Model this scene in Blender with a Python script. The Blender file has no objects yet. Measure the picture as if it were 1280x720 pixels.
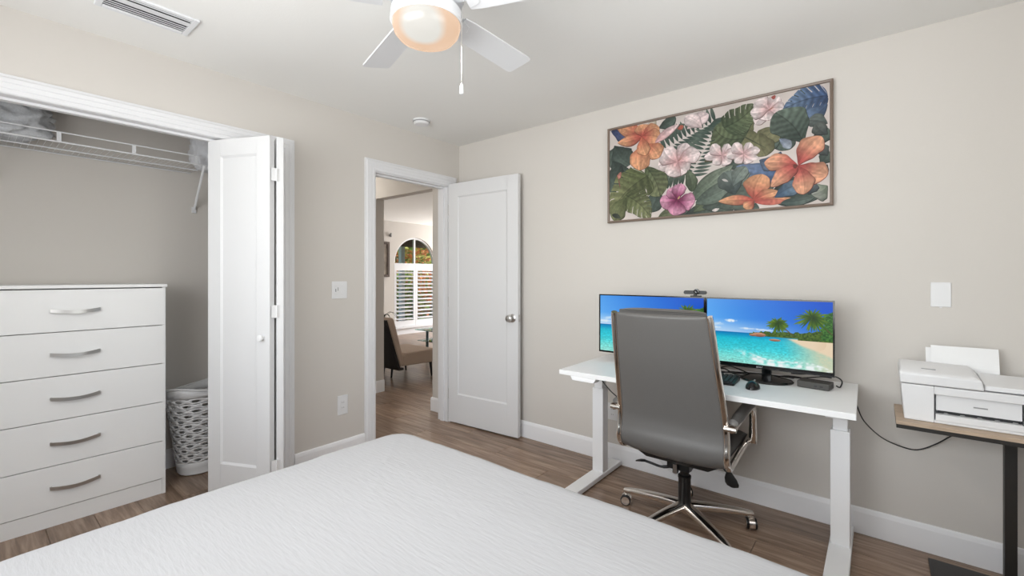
import bpy, bmesh, math, random
import numpy as np
from mathutils import Vector, Matrix, noise

random.seed(7)
S = bpy.context.scene
COL = S.collection
PI = math.pi

# ------------------------------------------------------------------ camera, world, lights, exposure
cam_d = bpy.data.cameras.new('camera')
cam_d.sensor_width = 36.0
cam_d.lens = 561.5 / 1280 * 36.0
cam_d.shift_y = -15.5 / 1280
cam_d.clip_start = 0.02
cam_d.clip_end = 200
cam = bpy.data.objects.new('camera', cam_d)
COL.objects.link(cam)
cam.location = (2.917, -2.832, 1.279)
cam.rotation_euler = (PI / 2, 0, math.atan(457 / 561.5))
S.camera = cam

S.view_settings.view_transform = 'Standard'
S.view_settings.look = 'None'
S.view_settings.gamma = 1.0
S.view_settings.use_curve_mapping = False
S.view_settings.exposure = 0.0

w = bpy.data.worlds.new('sky')
S.world = w
w.use_nodes = True
nt = w.node_tree
nt.nodes.clear()
out = nt.nodes.new('ShaderNodeOutputWorld')
bg = nt.nodes.new('ShaderNodeBackground')
sky = nt.nodes.new('ShaderNodeTexSky')
sky.sky_type = 'NISHITA'
sky.sun_disc = False
sky.sun_elevation = math.radians(52)
sky.sun_rotation = math.radians(60)
bg.inputs['Strength'].default_value = 0.22
nt.links.new(sky.outputs[0], bg.inputs[0])
nt.links.new(bg.outputs[0], out.inputs[0])


def lamp(name, kind, loc, energy, color=(1, 1, 1), rot=(0, 0, 0), size=None, sy=None, spread=None):
    d = bpy.data.lights.new(name, kind)
    d.energy = energy
    d.color = color
    if kind == 'AREA':
        d.shape = 'RECTANGLE'
        d.size = size
        d.size_y = sy or size
        if spread:
            d.spread = spread
    elif kind == 'SUN':
        d.angle = math.radians(0.6)
    else:
        d.shadow_soft_size = size or 0.1
    o = bpy.data.objects.new(name, d)
    COL.objects.link(o)
    o.location = loc
    o.rotation_euler = rot
    return o


lamp('sun', 'SUN', (0, 0, 6), 7.5, (1.0, 0.95, 0.87), (math.radians(38), 0, math.radians(115)))
# daylight from an unseen front window; right window and upward lamps are added fill
lamp('unseen_window_light', 'AREA', (1.8, -3.60, 1.60), 31, (0.985, 0.995, 1.0), (PI / 2, 0, 0), 2.5, 1.0)
lamp('added_ceiling_fill', 'AREA', (2.05, -3.60, 1.45), 33, (0.985, 0.995, 1.0), (PI / 2 + 0.45, 0, 0), 2.1, 1.4, 2.4)  # upward lamp added to brighten the ceiling
lamp('unseen_window_light', 'AREA', (3.68, -1.75, 1.65), 4, (1.0, 0.998, 0.995), (PI / 2, 0, PI / 2), 1.4, 0.9)  # weak fill lamp at the invented right window
lamp('added_ceiling_fill', 'AREA', (3.68, -1.75, 1.55), 8.5, (0.985, 0.995, 1.0), (PI / 2 + 0.6, 0, PI / 2), 1.5, 1.2, 2.4)  # second upward lamp added for even ceiling light
# unseen area light added at an invented opening to brighten the living room
lamp('living_room_fill', 'AREA', (-4.05, 6.1, 1.2), 190, (1.0, 0.995, 0.985), (-PI / 2, 0, 0), 1.7, 2.0)

# ------------------------------------------------------------------ helpers
WL = {}


class M:
    """Collects shapes in world coordinates and links them as one mesh object."""

    def __init__(self):
        self.bm = bmesh.new()
        self.uv = None

    def face(self, pts, mi=0):
        f = self.bm.faces.new([self.bm.verts.new(p) for p in pts])
        f.material_index = mi
        return f

    def box(self, lo, hi, xf=None, mi=0):
        x0, y0, z0 = lo
        x1, y1, z1 = hi
        c = [(x0, y0, z0), (x1, y0, z0), (x1, y1, z0), (x0, y1, z0), (x0, y0, z1), (x1, y0, z1), (x1, y1, z1), (x0, y1, z1)]
        v = [self.bm.verts.new(xf @ Vector(p) if xf else p) for p in c]
        for q in ((0, 3, 2, 1), (4, 5, 6, 7), (0, 1, 5, 4), (1, 2, 6, 5), (2, 3, 7, 6), (3, 0, 4, 7)):
            self.bm.faces.new([v[i] for i in q]).material_index = mi
        return self

    def rings(self, rings, closed=True, cap=True, mi=0):
        vr = [[self.bm.verts.new(p) for p in r] for r in rings]
        n = len(vr[0])
        for a, b in zip(vr[:-1], vr[1:]):
            for i in range(n if closed else n - 1):
                j = (i + 1) % n
                self.bm.faces.new((a[i], a[j], b[j], b[i])).material_index = mi
        if cap and closed:
            self.bm.faces.new(list(reversed(vr[0]))).material_index = mi
            self.bm.faces.new(vr[-1]).material_index = mi
        return vr

    def cyl(self, p0, p1, r0, r1=None, seg=20, cap=True, mi=0):
        r1 = r0 if r1 is None else r1
        p0, p1 = Vector(p0), Vector(p1)
        d = (p1 - p0).normalized()
        a = d.orthogonal().normalized()
        b = d.cross(a)
        rs = [[p + (a * math.cos(t) + b * math.sin(t)) * r for t in [2 * PI * i / seg for i in range(seg)]] for p, r in ((p0, r0), (p1, r1))]
        self.rings(rs, cap=cap, mi=mi)
        return self

    def lathe(self, prof, c=(0, 0, 0), seg=32, xf=None, cap=True):
        rs = []
        for r, z in prof:
            ring = [Vector((c[0] + r * math.cos(2 * PI * i / seg), c[1] + r * math.sin(2 * PI * i / seg), c[2] + z)) for i in range(seg)]
            rs.append([xf @ p for p in ring] if xf else ring)
        self.rings(rs, cap=cap)
        return self

    def tube(self, pts, r, seg=8, closed=False, flat=1.0, up=None, cap=True):
        pts = [Vector(p) for p in pts]
        n = len(pts)
        rs = []
        prev = None
        for i, p in enumerate(pts):
            d = (pts[(i + 1) % n] - pts[i - 1]) if closed else (pts[min(i + 1, n - 1)] - pts[max(i - 1, 0)])
            d.normalize()
            if up is not None:
                a = Vector(up) - d * Vector(up).dot(d)
                a.normalize()
            elif prev is None:
                a = d.orthogonal().normalized()
            else:
                a = (prev - d * prev.dot(d)).normalized()
            prev = a
            b = d.cross(a)
            rr = r[i] if isinstance(r, (list, tuple)) else r
            rs.append([p + a * (rr * flat * math.cos(2 * PI * k / seg)) + b * (rr * math.sin(2 * PI * k / seg)) for k in range(seg)])
        if closed:
            rs.append(rs[0])
            self.rings(rs, cap=False)
            bmesh.ops.remove_doubles(self.bm, verts=self.bm.verts, dist=1e-6)
        else:
            self.rings(rs, cap=cap)
        return self

    def prism(self, poly, axis, a, b):
        def P(u, v, t):
            return {0: (t, u, v), 1: (u, t, v), 2: (u, v, t)}[axis]
        self.rings([[P(u, v, a) for u, v in poly], [P(u, v, b) for u, v in poly]])
        return self

    def quad_uv(self, pts):
        f = self.face(pts)
        l = self.bm.loops.layers.uv.verify()
        for lp, uv in zip(f.loops, ((0, 0), (1, 0), (1, 1), (0, 1))):
            lp[l].uv = uv
        return self

    def build(self, name, mat, parent=None, smooth=35, bevel=0.0, xf=None, seg=2, keep=False, weld=False):
        bm = self.bm
        if xf:
            bm.transform(xf)
        if weld:
            bmesh.ops.remove_doubles(bm, verts=bm.verts, dist=1e-5)
        bmesh.ops.recalc_face_normals(bm, faces=bm.faces) if not keep else None
        lo = Vector([min(v.co[i] for v in bm.verts) for i in range(3)])
        hi = Vector([max(v.co[i] for v in bm.verts) for i in range(3)])
        c = (lo + hi) / 2
        c.z = lo.z if parent is None else c.z
        bm.transform(Matrix.Translation(-c))
        me = bpy.data.meshes.new(name)
        bm.to_mesh(me)
        bm.free()
        for m in (mat if isinstance(mat, (list, tuple)) else [mat]):
            me.materials.append(m)
        if smooth:
            me.polygons.foreach_set('use_smooth', [True] * len(me.polygons))
            me.set_sharp_from_angle(angle=math.radians(smooth))
        o = bpy.data.objects.new(name, me)
        COL.objects.link(o)
        if bevel:
            b = o.modifiers.new('edge', 'BEVEL')
            b.width = bevel
            b.segments = seg
            b.limit_method = 'ANGLE'
            b.angle_limit = math.radians(40)
            b.use_clamp_overlap = True
        o.location = c
        WL[o.name] = c
        if parent is not None:
            o.parent = parent
            o.matrix_parent_inverse = Matrix.Translation(-WL[parent.name])
        return o


def thing(name, loc, label, cat, group=None):
    o = bpy.data.objects.new(name, None)
    o.empty_display_size = 0.05
    COL.objects.link(o)
    o.location = loc
    WL[o.name] = Vector(loc)
    return tag(o, label, cat, group)


def tag(o, label, cat=None, group=None, kind=None):
    o['label'] = label
    if cat:
        o['category'] = cat
    if group:
        o['group'] = group
    if kind:
        o['kind'] = kind
    return o


def struct(o, label):
    o['kind'] = 'structure'
    o['label'] = label
    return o


def spline(pts, n=6, closed=False):
    pts = [Vector(p) for p in pts]
    out = []
    N = len(pts)
    for i in range(N if closed else N - 1):
        if closed:
            p0, p1, p2, p3 = pts[i - 1], pts[i], pts[(i + 1) % N], pts[(i + 2) % N]
        else:
            p0, p1, p2, p3 = pts[max(i - 1, 0)], pts[i], pts[i + 1], pts[min(i + 2, N - 1)]
        for k in range(n):
            t = k / n
            out.append(0.5 * ((2 * p1) + (p2 - p0) * t + (2 * p0 - 5 * p1 + 4 * p2 - p3) * t * t + (3 * p1 - p0 - 3 * p2 + p3) * t ** 3))
    if not closed:
        out.append(pts[-1])
    return out


def lin(c):
    c = [x / 255 for x in c]
    return tuple(x / 12.92 if x <= 0.04045 else ((x + 0.055) / 1.055) ** 2.4 for x in c) + (1.0,)


def mat(name, col, rough=0.5, metal=0.0, bump=0.0, scale=60.0, var=0.0, spec=0.5, stretch=None, coat=0.0, srgb=True, detail=3.0):
    """Principled material with a procedural noise for tone variation and relief."""
    m = bpy.data.materials.new(name)
    m.use_nodes = True
    n, l = m.node_tree.nodes, m.node_tree.links
    p = n['Principled BSDF']
    c = lin(col) if srgb else tuple(col) + (1.0,)
    p.inputs['Base Color'].default_value = c
    p.inputs['Roughness'].default_value = rough
    p.inputs['Metallic'].default_value = metal
    p.inputs['Specular IOR Level'].default_value = spec
    p.inputs['Coat Weight'].default_value = coat
    if bump or var:
        tc = n.new('ShaderNodeTexCoord')
        src = tc.outputs['Object']
        if stretch:
            mp = n.new('ShaderNodeMapping')
            mp.inputs['Scale'].default_value = stretch
            l.new(src, mp.inputs['Vector'])
            src = mp.outputs['Vector']
        nz = n.new('ShaderNodeTexNoise')
        nz.inputs['Scale'].default_value = scale
        nz.inputs['Detail'].default_value = detail
        l.new(src, nz.inputs['Vector'])
        if var:
            r = n.new('ShaderNodeValToRGB')
            r.color_ramp.elements[0].position = 0.3
            r.color_ramp.elements[1].position = 0.7
            r.color_ramp.elements[0].color = tuple(x * (1 - var) for x in c[:3]) + (1,)
            r.color_ramp.elements[1].color = tuple(min(1, x * (1 + var)) for x in c[:3]) + (1,)
            l.new(nz.outputs['Fac'], r.inputs['Fac'])
            l.new(r.outputs['Color'], p.inputs['Base Color'])
        if bump:
            b = n.new('ShaderNodeBump')
            b.inputs['Strength'].default_value = bump
            b.inputs['Distance'].default_value = 0.004
            l.new(nz.outputs['Fac'], b.inputs['Height'])
            l.new(b.outputs['Normal'], p.inputs['Normal'])
    return m


def wood_floor(name, joints=False):
    m = bpy.data.materials.new(name)
    m.use_nodes = True
    n, l = m.node_tree.nodes, m.node_tree.links
    p = n['Principled BSDF']
    tc = n.new('ShaderNodeTexCoord')
    oi = n.new('ShaderNodeObjectInfo')
    off = n.new('ShaderNodeVectorMath')
    off.operation = 'ADD'
    l.new(tc.outputs['Object'], off.inputs[0])
    sc = n.new('ShaderNodeMath')
    sc.operation = 'MULTIPLY'
    sc.inputs[1].default_value = 40
    l.new(oi.outputs['Random'], sc.inputs[0])
    l.new(sc.outputs[0], off.inputs[1])
    mp = n.new('ShaderNodeMapping')
    mp.inputs['Scale'].default_value = (1.3, 17, 1)
    l.new(off.outputs[0], mp.inputs['Vector'])
    g = n.new('ShaderNodeTexNoise')
    g.inputs['Scale'].default_value = 2.2
    g.inputs['Detail'].default_value = 7
    g.inputs['Roughness'].default_value = 0.62
    g.inputs['Distortion'].default_value = 0.5
    l.new(mp.outputs[0], g.inputs['Vector'])
    r = n.new('ShaderNodeValToRGB')
    els = r.color_ramp.elements
    els[0].position, els[0].color = 0.30, lin((108, 86, 71))
    els[1].position, els[1].color = 0.68, lin((176, 152, 132))
    e = els.new(0.48)
    e.color = lin((142, 118, 100))
    l.new(g.outputs['Fac'], r.inputs['Fac'])
    hs = n.new('ShaderNodeHueSaturation')
    mr = n.new('ShaderNodeMapRange')
    mr.inputs['To Min'].default_value = 0.80
    mr.inputs['To Max'].default_value = 1.12
    l.new(oi.outputs['Random'], mr.inputs['Value'])
    l.new(mr.outputs[0], hs.inputs['Value'])
    l.new(r.outputs[0], hs.inputs['Color'])
    colour = hs.outputs[0]
    if joints:
        bt = n.new('ShaderNodeTexBrick')
        bt.inputs['Scale'].default_value = 1.0
        bt.inputs['Brick Width'].default_value = 1.22
        bt.inputs['Row Height'].default_value = 0.18
        bt.inputs['Mortar Size'].default_value = 0.0015
        bt.inputs['Color1'].default_value = (0.8, 0.8, 0.8, 1)
        bt.inputs['Color2'].default_value = (1.1, 1.1, 1.1, 1)
        bt.inputs['Mortar'].default_value = (0.3, 0.3, 0.3, 1)
        l.new(tc.outputs['Object'], bt.inputs['Vector'])
        mx = n.new('ShaderNodeMix')
        mx.data_type = 'RGBA'
        mx.blend_type = 'MULTIPLY'
        mx.inputs['Factor'].default_value = 1.0
        l.new(colour, mx.inputs['A'])
        l.new(bt.outputs['Color'], mx.inputs['B'])
        colour = mx.outputs['Result']
    l.new(colour, p.inputs['Base Color'])
    b = n.new('ShaderNodeBump')
    b.inputs['Strength'].default_value = 0.12
    b.inputs['Distance'].default_value = 0.003
    l.new(g.outputs['Fac'], b.inputs['Height'])
    l.new(b.outputs[0], p.inputs['Normal'])
    p.inputs['Roughness'].default_value = 0.30
    p.inputs['Specular IOR Level'].default_value = 0.45
    return m


def bedspread_material():
    m = mat('bedspread_cotton', (181, 181, 183), 0.9, spec=0.2)
    n, l = m.node_tree.nodes, m.node_tree.links
    p = n['Principled BSDF']
    tc = n.new('ShaderNodeTexCoord')
    hs = []
    for ang, wd in ((0.35, 70), (-0.15, 60), (1.35, 70)):
        mp = n.new('ShaderNodeMapping')
        mp.inputs['Rotation'].default_value = (0, 0, ang)
        mp.inputs['Scale'].default_value = (11, wd, 11)
        l.new(tc.outputs['Object'], mp.inputs['Vector'])
        z = n.new('ShaderNodeTexNoise')
        z.inputs['Scale'].default_value = 1.6
        z.inputs['Detail'].default_value = 3
        z.inputs['Distortion'].default_value = 0.3
        l.new(mp.outputs[0], z.inputs['Vector'])
        hs.append(z.outputs['Fac'])
    sel = n.new('ShaderNodeTexNoise')
    sel.inputs['Scale'].default_value = 5
    l.new(tc.outputs['Object'], sel.inputs['Vector'])
    cr = n.new('ShaderNodeValToRGB')
    cr.color_ramp.elements[0].position = 0.42
    cr.color_ramp.elements[1].position = 0.58
    l.new(sel.outputs['Fac'], cr.inputs['Fac'])
    mx = n.new('ShaderNodeMix')
    l.new(cr.outputs[0], mx.inputs['Factor'])
    l.new(hs[0], mx.inputs['A'])
    l.new(hs[2], mx.inputs['B'])
    ad = n.new('ShaderNodeMath')
    ad.operation = 'ADD'
    l.new(mx.outputs['Result'], ad.inputs[0])
    l.new(hs[1], ad.inputs[1])
    b = n.new('ShaderNodeBump')
    b.inputs['Strength'].default_value = 0.20
    b.inputs['Distance'].default_value = 0.006
    l.new(ad.outputs[0], b.inputs['Height'])
    l.new(b.outputs[0], p.inputs['Normal'])
    return m


def image_material(name, img, emit=0.0, rough=0.5):
    m = bpy.data.materials.new(name)
    m.use_nodes = True
    n, l = m.node_tree.nodes, m.node_tree.links
    p = n['Principled BSDF']
    t = n.new('ShaderNodeTexImage')
    t.image = img
    t.extension = 'EXTEND'
    if emit:
        p.inputs['Base Color'].default_value = (0.01, 0.01, 0.01, 1)
        l.new(t.outputs[0], p.inputs['Emission Color'])
        p.inputs['Emission Strength'].default_value = emit
    else:
        l.new(t.outputs[0], p.inputs['Base Color'])
    p.inputs['Roughness'].default_value = rough
    p.inputs['Specular IOR Level'].default_value = 0.08 if emit else 0.3
    return m


def glass_material(name, tint=(0.95, 0.98, 0.97), refl=1.0):
    m = bpy.data.materials.new(name)
    m.use_nodes = True
    n, l = m.node_tree.nodes, m.node_tree.links
    n.remove(n['Principled BSDF'])
    tr = n.new('ShaderNodeBsdfTransparent')
    tr.inputs[0].default_value = tint + (1,)
    gl = n.new('ShaderNodeBsdfGlossy')
    gl.inputs['Roughness'].default_value = 0.02
    fr = n.new('ShaderNodeFresnel')
    fr.inputs[0].default_value = 1.45
    mx = n.new('ShaderNodeMixShader')
    l.new(fr.outputs[0], mx.inputs[0])
    l.new(tr.outputs[0], mx.inputs[1])
    l.new(gl.outputs[0], mx.inputs[2])
    l.new(mx.outputs[0], n['Material Output'].inputs[0])
    return m


def globe_material():
    """Frosted lamp bowl: hot white where the bulb sits, warm peach around it (its own emission)."""
    m = bpy.data.materials.new('lit_frosted_glass')
    m.use_nodes = True
    n, l = m.node_tree.nodes, m.node_tree.links
    p = n['Principled BSDF']
    tc = n.new('ShaderNodeTexCoord')
    vm = n.new('ShaderNodeVectorMath')
    vm.operation = 'DISTANCE'
    vm.inputs[1].default_value = (0.042, -0.054, 0.0)
    l.new(tc.outputs['Object'], vm.inputs[0])
    r = n.new('ShaderNodeValToRGB')
    e = r.color_ramp.elements
    e[0].position, e[0].color = 0.060, (0.80, 0.79, 0.74, 1)
    e[1].position, e[1].color = 0.084, (0.86, 0.56, 0.36, 1)
    l.new(vm.outputs['Value'], r.inputs['Fac'])
    l.new(r.outputs[0], p.inputs['Emission Color'])
    p.inputs['Emission Strength'].default_value = 0.8
    p.inputs['Base Color'].default_value = (0.12, 0.11, 0.10, 1)
    p.inputs['Roughness'].default_value = 0.25
    return m


# ------------------------------------------------------------------ painted prints (numpy)
def vnoise(h, w, cy, cx, seed):
    r = np.random.RandomState(seed)
    g = r.rand(cy + 2, cx + 2)
    y = np.linspace(0, cy, h, endpoint=False)
    x = np.linspace(0, cx, w, endpoint=False)
    yi, xi = y.astype(int), x.astype(int)
    fy, fx = (y - yi)[:, None], (x - xi)[None]
    fy, fx = fy * fy * (3 - 2 * fy), fx * fx * (3 - 2 * fx)
    a, b = g[yi][:, xi], g[yi][:, xi + 1]
    c, d = g[yi + 1][:, xi], g[yi + 1][:, xi + 1]
    return (a * (1 - fx) + b * fx) * (1 - fy) + (c * (1 - fx) + d * fx) * fy


def stroke(im, kind, bx, by, tx, ty, wd, c0, c1, seed=0):
    h, wi = im.shape[:2]
    dx, dy = tx - bx, ty - by
    L = math.hypot(dx, dy) or 1.0
    ux, uy = dx / L, dy / L
    m = wd + 4
    x0, x1 = int(max(0, min(bx, tx) - m)), int(min(wi, max(bx, tx) + m))
    y0, y1 = int(max(0, min(by, ty) - m)), int(min(h, max(by, ty) + m))
    if x1 <= x0 or y1 <= y0:
        return
    Y, X = np.mgrid[y0:y1, x0:x1].astype(float)
    s = ((X - bx) * ux + (Y - by) * uy) / L
    bend = 0.10 * wd * np.sin(PI * np.clip(s, 0, 1)) * (1 if seed % 2 else -1)
    t = -(X - bx) * uy + (Y - by) * ux - bend
    sc = np.clip(s, 0, 1)
    if kind == 'm':
        prof = np.sin(PI * sc ** 0.62) ** 0.6
    elif wd / L > 0.55:
        prof = np.sin(PI * sc ** 1.5) ** 0.62
    else:
        prof = np.sin(PI * sc ** 0.9) ** 0.75
    half = wd / 2 * prof + 1e-3
    if wd / L > 0.5:
        half = half * (1 + 0.05 * np.sin(s * 17 + seed))
    q = np.abs(t) / half
    a = np.clip((half - np.abs(t)) / 1.3, 0, 1) * (s >= 0) * (s <= 1)
    k = np.clip(s * 1.25, 0, 1)[..., None]
    k = k * k * (3 - 2 * k)
    col = np.array(c0, float) * (1 - k) + np.array(c1, float) * k
    if kind in 'mv':
        ph = (s * 6.5 - q * 1.3 + seed * 0.37) % 1.0
        col = col * (1 + 0.11 * np.cos(ph * 2 * PI) + 0.10 * (vnoise(y1 - y0, x1 - x0, 5, 5, seed + 40) - .5))[..., None]
        col = col * (1 - 0.25 * np.exp(-(t / 2.2) ** 2))[..., None]
        if kind == 'm':
            a = a * (1 - ((ph < 0.15) & (q > 0.42)))
    else:
        qs = np.clip(t / half, -1, 1)
        vs = 0.6 * np.sin(qs * 11 + seed) + 0.4 * np.sin(qs * 23 + seed * 2.1)
        col = col * (1 + (0.07 if wd > 30 else 0.03) * vs * (0.3 + 0.7 * sc))[..., None]
        col = col * (1 - 0.16 * np.clip(q - 0.62, 0, 1) / 0.38)[..., None]
    col = col * (1 + 0.07 * np.sign(t) * (1 if wd > 30 else 0))[..., None]
    nz = vnoise(y1 - y0, x1 - x0, max(2, (y1 - y0) // 9), max(2, (x1 - x0) // 9), seed + 5)
    col = col * (0.9 + 0.2 * nz)[..., None]
    im[y0:y1, x0:x1] = im[y0:y1, x0:x1] * (1 - a[..., None]) + np.clip(col, 0, 255) * a[..., None]


def to_image(name, im):
    h, wd = im.shape[:2]
    img = bpy.data.images.new(name, wd, h)
    px = np.ones((h, wd, 4), np.float32)
    px[..., :3] = np.clip(im[::-1] / 255.0, 0, 1)
    img.pixels.foreach_set(px.ravel())
    img.update()
    img.pack()
    return img


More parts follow.
